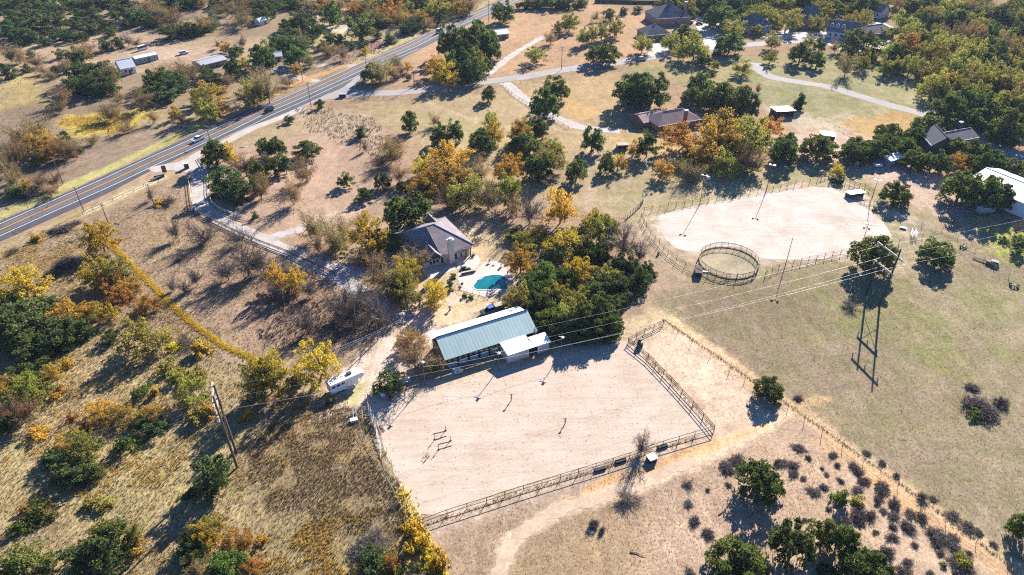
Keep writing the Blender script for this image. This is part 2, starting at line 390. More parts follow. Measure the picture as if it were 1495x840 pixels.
def ground_material():
    m, nt, out = new_mat('ground'); L = nt.links
    pc = N(nt, 'ShaderNodeVertexColor', layer_name='paint'); dc = N(nt, 'ShaderNodeVertexColor', layer_name='detail')
    sp = N(nt, 'ShaderNodeSeparateColor'); L.new(dc.outputs[0], sp.inputs[0])
    tc = N(nt, 'ShaderNodeTexCoord'); o = tc.outputs['Object']
    def noise(s, d=6.0, r=0.6, dist=0.0, mp=None):
        n = N(nt, 'ShaderNodeTexNoise', i_Scale=s, i_Detail=d, i_Roughness=r, i_Distortion=dist)
        if mp:
            q = N(nt, 'ShaderNodeMapping'); q.inputs['Scale'].default_value = mp[0]; q.inputs['Rotation'].default_value = (0, 0, mp[1])
            L.new(o, q.inputs[0]); L.new(q.outputs[0], n.inputs['Vector'])
        else: L.new(o, n.inputs['Vector'])
        return n.outputs[0]
    def rmp(v, a, b, lo, hi):
        q = N(nt, 'ShaderNodeMapRange'); q.inputs[1].default_value = a; q.inputs[2].default_value = b
        q.inputs[3].default_value = lo; q.inputs[4].default_value = hi; L.new(v, q.inputs[0]); return q.outputs[0]
    def mth(op, a, b):
        q = N(nt, 'ShaderNodeMath', operation=op)
        for k, v in enumerate((a, b)):
            if isinstance(v, float): q.inputs[k].default_value = v
            else: L.new(v, q.inputs[k])
        return q.outputs[0]
    fine = noise(1.6, 8, .75); mid = noise(.32, 7, .7, .4); grain = noise(6.0, 4, .8)
    streak = noise(.5, 6, .7, .6, ((1, .3, 1), R(-28)))
    c = pc.outputs[0]
    # green flushes and yellow weeds come through where the sward has them
    gm = mth('MULTIPLY', rmp(noise(.09, 8, .72), .44, .58, 0, 1), sp.outputs[1])
    c = mixc(nt, c, (0.150, 0.168, 0.050), mth('MULTIPLY', gm, 0.95))
    ym = mth('MULTIPLY', rmp(noise(.6, 7, .75, .5), .53, .62, 0, 1), sp.outputs[2])
    c = mixc(nt, c, (0.43, 0.335, 0.07), mth('MULTIPLY', ym, 0.7))
    # coarse dead stems: dark gaps and pale straw
    dk = mth('MULTIPLY', rmp(noise(.85, 7, .78, .8), .36, .52, 1, 0), sp.outputs[0])
    c = mixc(nt, c, (0.11, 0.08, 0.06), mth('MULTIPLY', dk, 0.6))
    st = mth('MULTIPLY', rmp(noise(1.3, 6, .75, 1.0), .55, .68, 0, 1), sp.outputs[0])
    c = mixc(nt, c, (0.47, 0.35, 0.22), mth('MULTIPLY', st, 0.5))
    # scattered droppings, stones and dark tufts
    vo = N(nt, 'ShaderNodeTexVoronoi', i_Scale=.62); L.new(o, vo.inputs['Vector'])
    vc = N(nt, 'ShaderNodeSeparateColor'); L.new(vo.outputs['Color'], vc.inputs[0])
    sk = mth('MULTIPLY', rmp(vo.outputs['Distance'], .10, .34, 1, 0), mth('LESS_THAN', vc.outputs[0], 0.30))
    sk = mth('MULTIPLY', sk, rmp(noise(.14, 6, .7), .40, .62, .15, 1.0))
    c = mixc(nt, c, (0.10, 0.08, 0.055), mth('MULTIPLY', sk, 0.6))
    g1 = N(nt, 'ShaderNodeCombineColor')
    v = mth('MULTIPLY', rmp(fine, .25, .75, .46, 1.54), rmp(mid, .3, .7, .80, 1.2))
    v = mth('MULTIPLY', v, rmp(streak, .3, .7, .86, 1.14)); v = mth('MULTIPLY', v, rmp(grain, .3, .7, .62, 1.36))
    for k in range(3): L.new(v, g1.inputs[k])
    c = mixc(nt, c, g1.outputs[0], 1.0, 'MULTIPLY')
    bp = N(nt, 'ShaderNodeBump', i_Distance=0.16)
    L.new(mth('ADD', 0.18, mth('MULTIPLY', sp.outputs[0], 0.55)), bp.inputs['Strength'])
    L.new(mth('ADD', fine, mid), bp.inputs['Height'])
    p = N(nt, 'ShaderNodeBsdfDiffuse', i_Roughness=0.0); L.new(c, p.inputs[0]); L.new(bp.outputs[0], p.inputs['Normal'])
    L.new(p.outputs[0], out.inputs[0])
ground_material()
make_ground()

# ------------------------------------------------------------------ sheets: roads, drives, sand
def ribbon(name, left, right, mat, z, **kw):
    m = MB(); n = len(left)
    m.v = [(p[0], p[1], z) for p in left] + [(p[0], p[1], z) for p in right]
    m.f = [(i, n + i, n + i + 1, i + 1) for i in range(n - 1)]
    me = m.mesh(name, mat)
    return link(name, me, **kw)
def offset(pts, d):
    out = []
    for i, p in enumerate(pts):
        a = pts[max(i - 1, 0)]; b = pts[min(i + 1, len(pts) - 1)]; t = (b - a); t.z = 0; t.normalize()
        out.append(p + Vector((-t.y, t.x, 0)) * (d[i] if isinstance(d, list) else d))
    return out
def road(name, s, width, mat, z, jag=0.0, step=2.0, **kw):
    c = catmull(gpoly(s), step)
    l = [width / 2 + random.uniform(-1, 1) * jag for _ in c]; r = [-width / 2 + random.uniform(-1, 1) * jag for _ in c]
    return ribbon(name, offset(c, l), offset(c, r), mat, z, kind='structure', **kw)
def sheet(name, s, mat, z, jag=0.0, step=1.5, **kw):
    pts = gpoly(s) if isinstance(s, str) else s; pts = catmull(pts + [pts[0]], step)[:-1]
    pts = [p + Vector((random.uniform(-1, 1) * jag, random.uniform(-1, 1) * jag, 0)) for p in pts]
    bm = bmesh.new(); vs = [bm.verts.new((p.x, p.y, z)) for p in pts]
    es = [bm.edges.new((vs[i], vs[(i + 1) % len(vs)])) for i in range(len(vs))]
    bmesh.ops.triangle_fill(bm, use_beauty=True, edges=es, normal=(0, 0, 1))
    bmesh.ops.recalc_face_normals(bm, faces=bm.faces)
    for f in bm.faces:
        if f.normal.z < 0: f.normal_flip()
    me = bpy.data.meshes.new(name); bm.to_mesh(me); bm.free(); me.materials.append(MATS[mat])
    kw.setdefault('kind', 'structure')
    return link(name, me, **kw)

def sand_mat(name, base, dark, speck, streaks):
    m, nt, out = new_mat(name); L = nt.links; o = N(nt, 'ShaderNodeTexCoord').outputs['Object']
    def noise(s, d=6.0, r=0.65, dist=0.0):
        n = N(nt, 'ShaderNodeTexNoise', i_Scale=s, i_Detail=d, i_Roughness=r, i_Distortion=dist); L.new(o, n.inputs['Vector']); return n.outputs[0]
    r1 = ramp(nt, [(.32, dark), (.62, base)]); L.new(noise(.12, 8, .7), r1.inputs[0])
    r2 = ramp(nt, [(.3, (.72, .70, .68)), (.7, (1.16, 1.16, 1.16))]); L.new(noise(2.2, 8, .8), r2.inputs[0])
    c = mixc(nt, r1.outputs[0], r2.outputs[0], 1.0, 'MULTIPLY')
    # hoof marks: small dark pocks, thicker in some places
    vo = N(nt, 'ShaderNodeTexVoronoi', i_Scale=1.0); L.new(o, vo.inputs['Vector'])
    r3 = ramp(nt, [(.14, (1, 1, 1)), (.30, (0, 0, 0))]); L.new(vo.outputs['Distance'], r3.inputs[0])
    r4 = ramp(nt, [(.36, (0, 0, 0)), (.68, (1, 1, 1))]); L.new(noise(.16, 7, .75), r4.inputs[0])
    sc = N(nt, 'ShaderNodeSeparateColor'); L.new(vo.outputs['Color'], sc.inputs[0])
    q = N(nt, 'ShaderNodeMath', operation='LESS_THAN', i_1=0.6); L.new(sc.outputs[0], q.inputs[0])
    k = N(nt, 'ShaderNodeMath', operation='MULTIPLY'); L.new(r3.outputs[0], k.inputs[0]); L.new(r4.outputs[0], k.inputs[1])
    k2 = N(nt, 'ShaderNodeMath', operation='MULTIPLY'); L.new(k.outputs[0], k2.inputs[0]); L.new(q.outputs[0], k2.inputs[1])
    k3 = N(nt, 'ShaderNodeMath', operation='MULTIPLY', i_1=speck); L.new(k2.outputs[0], k3.inputs[0])
    c = mixc(nt, c, tuple(x * .42 for x in dark), k3.outputs[0])
    if not streaks:   # the harrow's passes along the length of the arena
        mp = N(nt, 'ShaderNodeMapping'); mp.inputs['Rotation'].default_value = (0, 0, R(-20)); mp.inputs['Scale'].default_value = (.06, .85, 1)
        L.new(o, mp.inputs[0]); n9 = N(nt, 'ShaderNodeTexNoise', i_Scale=1.0, i_Detail=5.0, i_Roughness=.7); L.new(mp.outputs[0], n9.inputs['Vector'])
        r9 = ramp(nt, [(.35, (.86, .85, .84)), (.62, (1.05, 1.05, 1.05))]); L.new(n9.outputs[0], r9.inputs[0])
        c = mixc(nt, c, r9.outputs[0], .8, 'MULTIPLY')
    if streaks:
        wv = N(nt, 'ShaderNodeTexWave', i_Scale=.16, i_Distortion=9.0, i_Detail=3.0); wv.wave_type = 'RINGS'
        wv.inputs['Detail Scale'].default_value = .6
        mp = N(nt, 'ShaderNodeMapping'); mp.inputs['Location'].default_value = (-65, -185, 0); mp.inputs['Scale'].default_value = (.6, 1, 1)
        L.new(o, mp.inputs[0]); L.new(mp.outputs[0], wv.inputs[0])
        r5 = ramp(nt, [(.2, (.90, .88, .87)), (.7, (1.04, 1.04, 1.04))]); L.new(wv.outputs[0], r5.inputs[0])
        c = mixc(nt, c, r5.outputs[0], .35, 'MULTIPLY')
    bp = N(nt, 'ShaderNodeBump', i_Strength=.35, i_Distance=.12); L.new(noise(3.0, 6, .75), bp.inputs['Height'])
    d = N(nt, 'ShaderNodeBsdfDiffuse'); L.new(c, d.inputs[0]); L.new(bp.outputs[0], d.inputs['Normal']); L.new(d.outputs[0], out.inputs[0])
sand_mat('sand', (.53, .435, .35), (.44, .345, .262), 1.0, False)
sand_mat('pale_sand', (.60, .52, .45), (.43, .355, .29), .25, True)
surf('asphalt', (.060, .059, .068), .9, var=.16, scale=1.2, bump=.1, dirt=(.085, .082, .088), stretch=(1, 1, 1))
surf('old_asphalt', (.27, .245, .228), .95, var=.14, scale=1.0, dirt=(.32, .28, .24))
surf('lane_worn', (.105, .102, .112), .9, var=.2, scale=1.2)
surf('concrete', (.40, .355, .31), .9, var=.14, scale=1.5, dirt=(.33, .275, .22))
surf('gravel', (.40, .355, .32), 1, var=.2, scale=2.5, bump=.4, dirt=(.30, .245, .195))
surf('trail_sand', (.45, .335, .23), 1, var=.2, scale=1.6, bump=.3, dirt=(.37, .25, .15))
surf('line_white', (.60, .60, .60), .8, var=.15, scale=1.5, dirt=(.38, .37, .36))
surf('line_yellow', (.66, .30, .04), .8, var=.1, scale=1.5)
surf('grass_pen', (.30, .245, .15), 1, var=.3, scale=1.2, bump=.4, dirt=(.32, .26, .18))
# ------------------------------------------------------------------ highway and roads
HL = catmull(gpoly('-120,376 -60,350 0,323 60,297.5 110,275.5 160,253 220,226 277,199 340,170.5 422,138 470,117 500,104 535,88 600,59 640,41 685,20 730,1 760,-13 800,-32'), 4)
HR = catmull(gpoly('-120,408 -60,380 0,353.5 60,326.5 110,304 160,281 220,250 277,224 340,195 422,163 470,142 500,129 535,113 600,79 640,59 685,36 740,9 775,-8 820,-30'), 4)
n_ = 220
def resample(pts, n):
    d = [0]
    for a, b in zip(pts, pts[1:]): d.append(d[-1] + (b - a).length)
    out = []; k = 0
    for i in range(n):
        t = d[-1] * i / (n - 1)
        while k < len(d) - 2 and d[k + 1] < t: k += 1
        f = (t - d[k]) / (d[k + 1] - d[k] + 1e-9); out.append(pts[k].lerp(pts[k + 1], f))
    return out
HL = resample(HL, n_); HR = resample(HR, n_)
highway = ribbon('highway', HL, HR, 'asphalt', 0.012, kind='structure')
mid = resample(catmull(gpoly('-120,390 -60,363 0,335.7 55,311 110,286.8 160,264.8 220,236.8 276,212 341,182 380,163 422,145.2 496,112 535,93.8 600,66.5 635,49 685,27 743,2 800,-26'), 4), n_)
def marking(name, d, w, i0=0, i1=None, mat='line_white'):
    q = mid[i0:i1]; o = ribbon(name, offset(q, d + w / 2), offset(q, d - w / 2), mat, 0.020, kind='structure'); o.parent = highway; return o
marking('edge_line', 3.75, .30); marking('edge_line', -3.75, .30)
marking('centre_line', .22, .22, mat='line_yellow'); marking('centre_line', -.22, .22, mat='line_yellow')
i5 = min(range(n_), key=lambda i: (mid[i] - P(496, 112)).length)
q = mid[i5 - 40:i5 + 30]
o = ribbon('turn_lane_line', offset(q, -7.2), offset(q, -7.45), 'line_white', 0.021, kind='structure'); o.parent = highway
for d in (1.9, -1.9):   # worn wheel paths
    o = ribbon('wheel_track', offset(mid, d + .95), offset(mid, d - .95), 'lane_worn', 0.016, kind='structure'); o.parent = highway
sheet('road_junction', '432,159 470,141 500,128 521,112 530,113 517,124 522,131 545,139 512,143 470,147', 'old_asphalt', 0.014, .2)
road('side_road', '500,134 525,135.5 560,136 600,133.5 640,129 680,122.5 720,118 760,113 800,106 850,98 900,91.5 940,85 985,79 1030,72 1080,66.5 1130,62.5 1180,59 1225,57 1290,62', 7.5, 'old_asphalt', 0.018, .3)
road('gravel_drive', '738,121 760,141 785,158 805,170 830,180 860,188 905,191', 5.5, 'gravel', 0.022, .5)
road('farm_lane', '706,113 720,103 738,88 757,75 775,64 795,53', 4.0, 'gravel', 0.020, .5)
road('ranch_lane', '1104,92 1108,102 1128,113 1160,119 1205,126 1250,139 1300,154 1345,166 1385,180 1430,200 1475,222 1530,245', 6.5, 'old_asphalt', 0.020, .3)
sheet('cul_de_sac', '1008,30 1030,24 1058,28 1064,36 1048,44 1052,55 1072,63 1060,69 1030,72 1016,66 1028,58 1020,44', 'concrete', 0.024, .4)
sheet('house_drive', '938,68 960,63.5 984,78 952,82', 'concrete', 0.026, .1)
sheet('court_yard', '1112,50 1150,44 1190,43 1225,56 1240,70 1200,56 1160,58 1120,56', 'concrete', 0.026, .3)
sheet('court_yard', '1195,50 1225,47 1245,62 1285,62 1300,52 1300,68 1240,76 1210,66', 'concrete', 0.028, .3)
sheet('court_yard', '1268,34 1285,32 1310,44 1300,50 1270,44', 'concrete', 0.028, .3)
road('frontage_strip', '322,211 340,202 370,187 405,174 442,158', 4.2, 'concrete', 0.026, .15)
sheet('gate_apron', '214,246 240,240 262,236 290,221 298,224 287,236 296,248 274,252 250,249 228,252', 'gravel', 0.030, .2)
drive = road('driveway', '283,238 288,250 290,262 291,283 293,297 306,312 334,328 368,343 400,358 435,374 470,392 505,412 540,434 572,453 600,468', 5.2, 'gravel', 0.034, .35)
road('dirt_trail', '1010,673 985,684 940,704 880,725.5 820,744 775,768 745,798 725,845 718,900', 2.3, 'trail_sand', 0.022, .45, 1.0)
road('side_trail', '392,352 412,342 437,335 462,326', 3.4, 'gravel', 0.030, .6, 1.0)
road('front_drive', '470,386 500,395 540,398 575,392', 5.0, 'gravel', 0.028, .4)
sheet('riding_arena', '541,590 560,578 580,573 625,573 660,562 700,550 750,537 800,523 850,512 918,501 940,525 980,570 1034,626 1010,637 970,648 930,660 880,676 830,691 780,705 730,720 690,735 650,749 622,753 603,743 590,720 575,690 558,645', 'sand', 0.034, .25)
sheet('upper_arena', '961,316 985,308 1020,300.5 1070,291 1115,283 1160,277 1190,273.5 1215,275 1240,290 1262,303 1285,320 1299,339 1295,352 1270,362 1245,369 1215,375 1189,379 1150,380 1121,378 1106,376 1085,362 1060,361 1035,365 1022,368 1003,367 986,362 974,350 966,338', 'pale_sand', 0.034, .5)
pc_ = (P(1020, 384) + P(1107, 384)) / 2; PEN_R = 8.5
sheet('pen_floor', [Vector((pc_.x + PEN_R * math.cos(t), pc_.y + PEN_R * math.sin(t), 0)) for t in np.linspace(0, 2 * math.pi, 40, endpoint=False)], 'grass_pen', 0.042)

# ------------------------------------------------------------------ building materials
surf('shingle', (.205, .175, .185), .95, var=.22, scale=2.5, bump=.4, stretch=(1, 1, 3))
surf('shingle_brown', (.40, .26, .22), .95, var=.18, scale=2.2, bump=.3)
surf('shingle_dark', (.13, .13, .14), .95, var=.2, scale=2.2, bump=.3)
surf('trim_white', (.72, .70, .66), .7, var=.06)
surf('stone_wall', (.55, .49, .42), .9, var=.2, scale=2.5, bump=.5, bscale=4)
surf('brick_wall', (.28, .14, .09), .9, var=.2, scale=3, bump=.3)
surf('pink_brick', (.36, .22, .17), .9, var=.15, scale=3)
surf('metal_white', (.74, .74, .73), .45, 0.0, var=.05, scale=.8, spec=.5)
surf('metal_green', (.47, .60, .53), .5, 0.0, var=.09, scale=.5, spec=.45, dirt=(.54, .62, .55), stretch=(1.4, .25, 1))
surf('metal_grey', (.42, .42, .42), .5, .3, var=.1, scale=.7)
surf('metal_dark', (.05, .05, .055), .6, .3, var=.2)
surf('pipe_dark', (.055, .045, .04), .7, .2, var=.25, scale=4)
surf('pipe_rust', (.16, .085, .055), .8, .1, var=.3, scale=4)
surf('wood_pole', (.13, .09, .065), .95, var=.25, scale=3, stretch=(3, 3, .3))
surf('wood_pale', (.42, .34, .25), .95, var=.2, scale=3)
surf('wood_grey', (.25, .215, .185), .95, var=.2, scale=3)
surf('pvc_white', (.78, .78, .76), .5, var=.04)
surf('blue_wall', (.20, .27, .33), .8, var=.15)
surf('stall_wood', (.24, .17, .125), .9, var=.25, scale=2)
surf('green_wall', (.055, .085, .085), .85, var=.1)
surf('rubber', (.02, .02, .022), .8, var=.2)
surf('rock', (.40, .36, .31), .95, var=.25, scale=2, bump=.5)
surf('paint_white', (.78, .78, .78), .3, var=.03, spec=.5)
surf('paint_black', (.02, .022, .028), .25, var=.05, spec=.6)
surf('paint_silver', (.42, .44, .47), .3, .4, var=.03, spec=.5)
surf('paint_blue', (.05, .15, .34), .3, var=.05, spec=.5)
surf('paint_red', (.36, .025, .02), .35, var=.05, spec=.5)
surf('paint_green', (.03, .16, .09), .5, var=.1)
surf('lamp_red', (.4, .02, .02), .3); surf('lamp_clear', (.75, .75, .7), .2)
m, nt, out = new_mat('glass_dark'); g = N(nt, 'ShaderNodeBsdfPrincipled', i_Roughness=.08); g.inputs['Base Color'].default_value = (.02, .028, .035, 1); g.inputs['Specular IOR Level'].default_value = .8; nt.links.new(g.outputs[0], out.inputs[0])
def water_mat():
    m, nt, out = new_mat('pool_water'); L = nt.links; o = N(nt, 'ShaderNodeTexCoord').outputs['Object']
    n = N(nt, 'ShaderNodeTexNoise', i_Scale=2.2, i_Detail=3.0); L.new(o, n.inputs['Vector'])
    b = N(nt, 'ShaderNodeBump', i_Strength=.12, i_Distance=.05); L.new(n.outputs[0], b.inputs['Height'])
    p = N(nt, 'ShaderNodeBsdfPrincipled', i_Roughness=.04, i_IOR=1.33)
    n2 = N(nt, 'ShaderNodeTexNoise', i_Scale=.25, i_Detail=3.0); L.new(o, n2.inputs['Vector'])
    r = ramp(nt, [(.35, (.008, .11, .15)), (.7, (.015, .18, .205))]); L.new(n2.outputs[0], r.inputs[0])
    L.new(r.outputs[0], p.inputs['Base Color']); L.new(b.outputs[0], p.inputs['Normal']); L.new(p.outputs[0], out.inputs[0])
water_mat()
surf('patio', (.50, .42, .36), .9, var=.12, scale=2, dirt=(.42, .35, .30))

# ------------------------------------------------------------------ swimming pool
c6 = lambda s: ' '.join('%.2f,%.2f' % (560 + float(a.split(',')[0]) / 6, 300 + float(a.split(',')[1]) / 6) for a in s.split())
sheet('patio', c6('652,590 720,590 800,575 860,520 930,490 1010,490 1080,560 1140,630 1160,715 1080,765 990,780 900,806 780,772 668,742 650,690'), 'patio', 0.05, .1)
sheet('patio', c6('345,575 500,500 640,470 770,425 830,440 850,480 800,560 690,545 620,570 480,620 400,650'), 'patio', 0.046, .1)
pool = thing('swimming_pool', 'turquoise swimming pool set in the pale patio beside the house', 'pool')
POOL = catmull(gpoly(c6('786,708 800,733 835,742 920,738 1005,735 1060,742 1112,722 1108,700 1066,682 1066,668 1092,655 1060,632 1018,612 960,612 900,622 850,634 822,650 815,672')), .8)
sheet('water', POOL, 'pool_water', 0.075, parent=pool, kind='thing')
mb = MB(); ring = [Vector((p.x, p.y, 0)) for p in POOL]; cpt = sum(ring, Vector()) / len(ring)
for i in range(len(ring)):
    a, b = ring[i], ring[(i + 1) % len(ring)]; a2 = a + (a - cpt).normalized() * .4; b2 = b + (b - cpt).normalized() * .4
    mb.slab([(a.x, a.y, .14), (b.x, b.y, .14), (b2.x, b2.y, .14), (a2.x, a2.y, .14)], .1)
mb.build('coping', 'trim_white', pool)
st = [P(560 + x / 6, 300 + y / 6) for x, y in ((822, 628), (885, 622), (860, 650), (818, 660))]
MB().prism(st, .05, .12).build('steps', 'paint_silver', pool)

# ------------------------------------------------------------------ main house
house = thing('ranch_house', 'big pale stone house with steep grey shingle roof beside the pool', 'house')
h6 = lambda x, y, z: P(560 + x / 6, 300 + y / 6, z)
EZ = 3.2
uu = Vector((.862, .507, 0)); vv = Vector((-.507, .862, 0))
Pk1, Pk2 = h6(370, 185, 7.3), h6(440, 165, 7.3)
Be, A, T = h6(792, 345, EZ), h6(500, 432, EZ), h6(372, 404, 1.9)
L1, E1, Wc = h6(190, 235, 6.3), h6(252, 360, 1.9), h6(102, 280, 1.9)
Ce = Be + vv * 19.5; De = Ce - uu * 20.5; De.z = Ce.z = EZ
A2 = A + Vector((0, 0, -1.5)) - uu * .1; Pk0 = Pk1 - uu * .1 - Vector((0, 0, .05))
rf = MB()
for f in ((A, Be, Pk2, Pk1), (Pk0, A2, A2 + uu * .05 + Vector((0, 0, 1.4)), Pk0 + uu * .05), (L1, E1, T, A2, Pk0), (L1, Wc, E1), (Be, Ce, Pk2), (Ce, De, Pk1, Pk2), (De, Wc, L1, Pk1)):
    rf.slab(f, .22)
roof = rf.build('roof', 'shingle', house)
# hip and ridge caps, pale where the sun takes them
cap = MB()
for a, b in ((Pk1, Pk2), (Pk2, Be), (L1, Pk1), (Pk1, A), (Pk2, Ce)): cap.tube(a + Vector((0, 0, .05)), b + Vector((0, 0, .05)), .12, n=5)
cap.build('ridge_cap', 'shingle', roof)
fas = MB()
for a, b in ((A, Be), (Be, Ce), (E1, T), (Wc, E1)):
    fas.tube(a - Vector((0, 0, .18)), b - Vector((0, 0, .18)), .13, n=4)
fas.build('fascia', 'trim_white', roof)
# walls a little inside the eaves
cen = (A + Be + Ce + De) / 4
inn = []
for p in (h6(345, 572, 0), h6(770, 440, 0), Ce, De, Wc, E1): 
    q = Vector((p.x, p.y, 0)); inn.append(q + (Vector((cen.x, cen.y, 0)) - q).normalized() * .6)
A0, B0 = inn[0], inn[1]
wall = MB().prism(inn, 0, 1.75).build('wall', 'stone_wall', house)
MB().prism([Vector((p.x, p.y, 0)) + (Vector((Pk2.x, Pk2.y, 0)) - Vector((p.x, p.y, 0))).normalized() * .75 for p in (A, Be, Ce)] + [Vector((Pk1.x, Pk1.y, 0))], 1.74, EZ - .1).build('upper_wall', 'stone_wall', house)
fr = (B0 - A0).normalized(); fn = Vector((fr.y, -fr.x, 0)); frz = math.atan2(fr.y, fr.x)
def hwin(parent, d, z, w, h, off=.03, frame='trim_white', nm='window'):
    c = A0 + fr * d + fn * off + Vector((0, 0, z))
    f = MB().box(c, (w + .2, .12, h + .2), frz).build(nm, frame, parent)
    MB().box(c + fn * .05, (w, .06, h), frz).build('pane', 'glass_dark', f); return f
LEN = (B0 - A0).length
for k in range(3): hwin(house, 2.4 + k * 1.05, 1.55, .8, 1.3)
hwin(house, 6.0, 1.3, .8, 2.1, nm='door'); hwin(house, LEN - 4.6, 1.25, .9, 2.2, nm='door'); hwin(house, LEN - 2.9, 1.4, .6, 1.7)
# front gable over the three windows
g0 = A0 + fr * 1.6 + fn * .5; g1 = A0 + fr * 5.6 + fn * .5; ga = (g0 + g1) / 2
gz = EZ + .1
gb = MB()
for s0, s1 in ((g0, ga), (ga, g1)):
    a = Vector((s0.x, s0.y, gz if s0 is g0 else gz + 2.0)); b = Vector((s1.x, s1.y, gz if s1 is g1 else gz + 2.0))
    back = vv * 4.5; gb.slab((a, b, b + back, a + back), .2)
gr = gb.build('gable_roof', 'shingle', house)
MB().quad(g0 - fn * .3 + Vector((0, 0, gz - .1)), g1 - fn * .3 + Vector((0, 0, gz - .1)), ga - fn * .3 + Vector((0, 0, gz + 1.85))).build('gable_wall', 'green_wall', gr)
bb = MB()
for a, b in ((g0, ga), (g1, ga)): bb.tube(Vector((a.x, a.y, gz - .05)) + fn * .12, Vector((b.x, b.y, gz + 1.95)) + fn * .12, .13, n=4)
bb.build('bargeboard', 'trim_white', gr)
# chimney
ch = h6(598, 512, 0) - fn * .1
cm = MB(); cm.box(ch + Vector((0, 0, 4.0)), (1.7, 1.1, 8.0), frz); chim = cm.build('chimney', 'stone_wall', house)
MB().box(ch + Vector((0, 0, 8.1)), (1.9, 1.3, .25), frz).box(ch + Vector((0, 0, 8.45)), (.9, .7, .5), frz).build('chimney_cap', 'trim_white', chim)
# porch corner
for d in (LEN - 1.6, LEN - .1): MB().box(A0 + fr * d + fn * .75 + Vector((0, 0, 1.55)), (.28, .28, 3.1), frz).build('porch_post', 'wood_pole', house)
# two rear gables
for (x, y, z, ln, wd) in ((396, 78, 5.8, 7.0, 5.0), (190, 162, 5.2, 5.0, 4.5)):
    tip = h6(x, y, z); r = MB()
    for sgn in (1, -1):
        e = tip + uu * sgn * wd * .5 * 1.0; e.z = EZ; tb = tip + -vv * ln; eb = e - vv * ln
        r.slab((tip, e, eb, tb) if sgn > 0 else (e, tip, tb, eb), .2)
    g = r.build('gable_roof', 'shingle', house)
    bk = MB(); a = tip + uu * wd * .46; b = tip - uu * wd * .46
    bk.slab((Vector((a.x, a.y, EZ)) - vv * .3, tip - vv * .3 - Vector((0, 0, .2)), Vector((b.x, b.y, EZ)) - vv * .3), .0)
    MB().box(Vector((tip.x, tip.y, EZ / 2)) - vv * ln * .5, (wd * .92, ln * .94, EZ - .1), math.atan2(uu.y, uu.x)).build('wall', 'stone_wall', house)
    MB().tube(tip + Vector((0, 0, .05)), tip + uu * wd * .5 + Vector((0, 0, EZ - z)), .12, n=4).tube(tip + Vector((0, 0, .05)), tip - uu * wd * .5 + Vector((0, 0, EZ - z)), .12, n=4).build('bargeboard', 'trim_white', g)
for d in (3.0, 4.2): # vents on the back slope
    q = Pk2.lerp(Be, d / 7); MB().box(q + vv * .8 - Vector((0, 0, .3)), (.4, .4, .5)).build('roof_vent', 'metal_grey', roof)
del cen

# ------------------------------------------------------------------ barn
barn = thing('horse_barn', 'long barn with green and white metal roof beside the sand arena', 'barn', P(600 + 335 / 6, 430 + 560 / 6, 0) * 0 + Vector((-14.9, 123.5, 0)), math.atan2(.446, .895))
g = MB(); npan = 27; L0, L1_, V1 = -1.0, 23.6, 5.3
for k in range(npan):   # each sheet of the roof a panel between ribs
    x0 = L0 + (L1_ - L0) * k / npan; x1 = L0 + (L1_ - L0) * (k + 1) / npan
    o_ = MB().slab([(x0 + .003, -.25, 3.2), (x1 - .006, -.25, 3.2), (x1 - .006, V1, 5.9), (x0 + .006, V1, 5.9)], .08)
    o_.tube((x1, -.25, 3.2), (x1, V1, 5.9), .014, n=4); o_.build('roof_panel', 'metal_green', barn)
for k in range(9):
    x0 = -2.0 + (L1_ + 1.6) * k / 9; x1 = -2.0 + (L1_ + 1.6) * (k + 1) / 9
    MB().slab([(x0 + .02, V1 + .25, 5.75), (x1 - .02, V1 + .25, 5.75), (x1 - .02, 9.6, 4.5), (x0 + .02, 9.6, 4.5)], .08).build('white_roof_panel', 'metal_white', barn)
MB().tube((L0, V1 + .1, 5.98), (L1_, V1 + .1, 5.98), .14, n=5).build('ridge_cap', 'metal_dark', barn)
for c_, d_ in (((11.3, 8.9, 2.1), (24.0, .15, 4.2)), ((-.6, 5.0, 1.6), (.15, 7.6, 3.2)), ((23.2, 5.0, 1.6), (.15, 7.6, 3.2)), ((11.3, 3.2, 1.5), (23.4, .12, 3.0))): MB().box(c_, d_).build('wall', 'stall_wood', barn)
for x in (-.5, 2.6, 5.4, 8.2, 11.0, 13.0): MB().box((x, 0, 1.55), (.18, .18, 3.1)).build('post', 'wood_pole', barn)
for k in range(5):
    x = 1.0 + k * 2.75
    MB().box((x, .15, .75), (2.3, .12, 1.4)).build('stall_front', 'blue_wall', barn)
    MB().box((x, .25, 2.35), (2.2, .1, 1.1)).build('stall_boards', 'stall_wood', barn)
    f = MB().box((x, .18, 2.2), (1.0, .1, .8)).build('window', 'stall_wood', barn); MB().box((x, .12, 2.2), (.8, .06, .65)).build('pane', 'glass_dark', f)
# white lean-to
for k in range(5):
    x0 = 13.1 + 11.8 * k / 5; x1 = 13.1 + 11.8 * (k + 1) / 5; v0 = -.3 if k < 3 else -1.5
    MB().slab([(x0 + .02, -4.9, 2.8), (x1 - .02, -4.9, 2.8), (x1 - .02, v0, 3.34), (x0 + .02, v0, 3.34)], .1).build('lean_to_panel', 'metal_white', barn)
for c_, d_ in (((16.0, -4.5, 1.35), (5.6, .15, 2.7)), ((23.0, -4.5, 1.35), (3.0, .15, 2.7)), ((13.4, -2.4, 1.35), (.15, 4.0, 2.7)), ((24.6, -2.4, 1.3), (.15, 4.0, 2.6))): MB().box(c_, d_).build('lean_to_wall', 'stone_wall', barn)
MB().box((20.1, -3.9, 1.3), (2.5, .1, 2.5)).build('doorway', 'rubber', barn)
for x in (18.7, 21.5): MB().box((x, -4.62, 1.3), (.3, .1, 2.6)).build('door_frame', 'trim_white', barn)

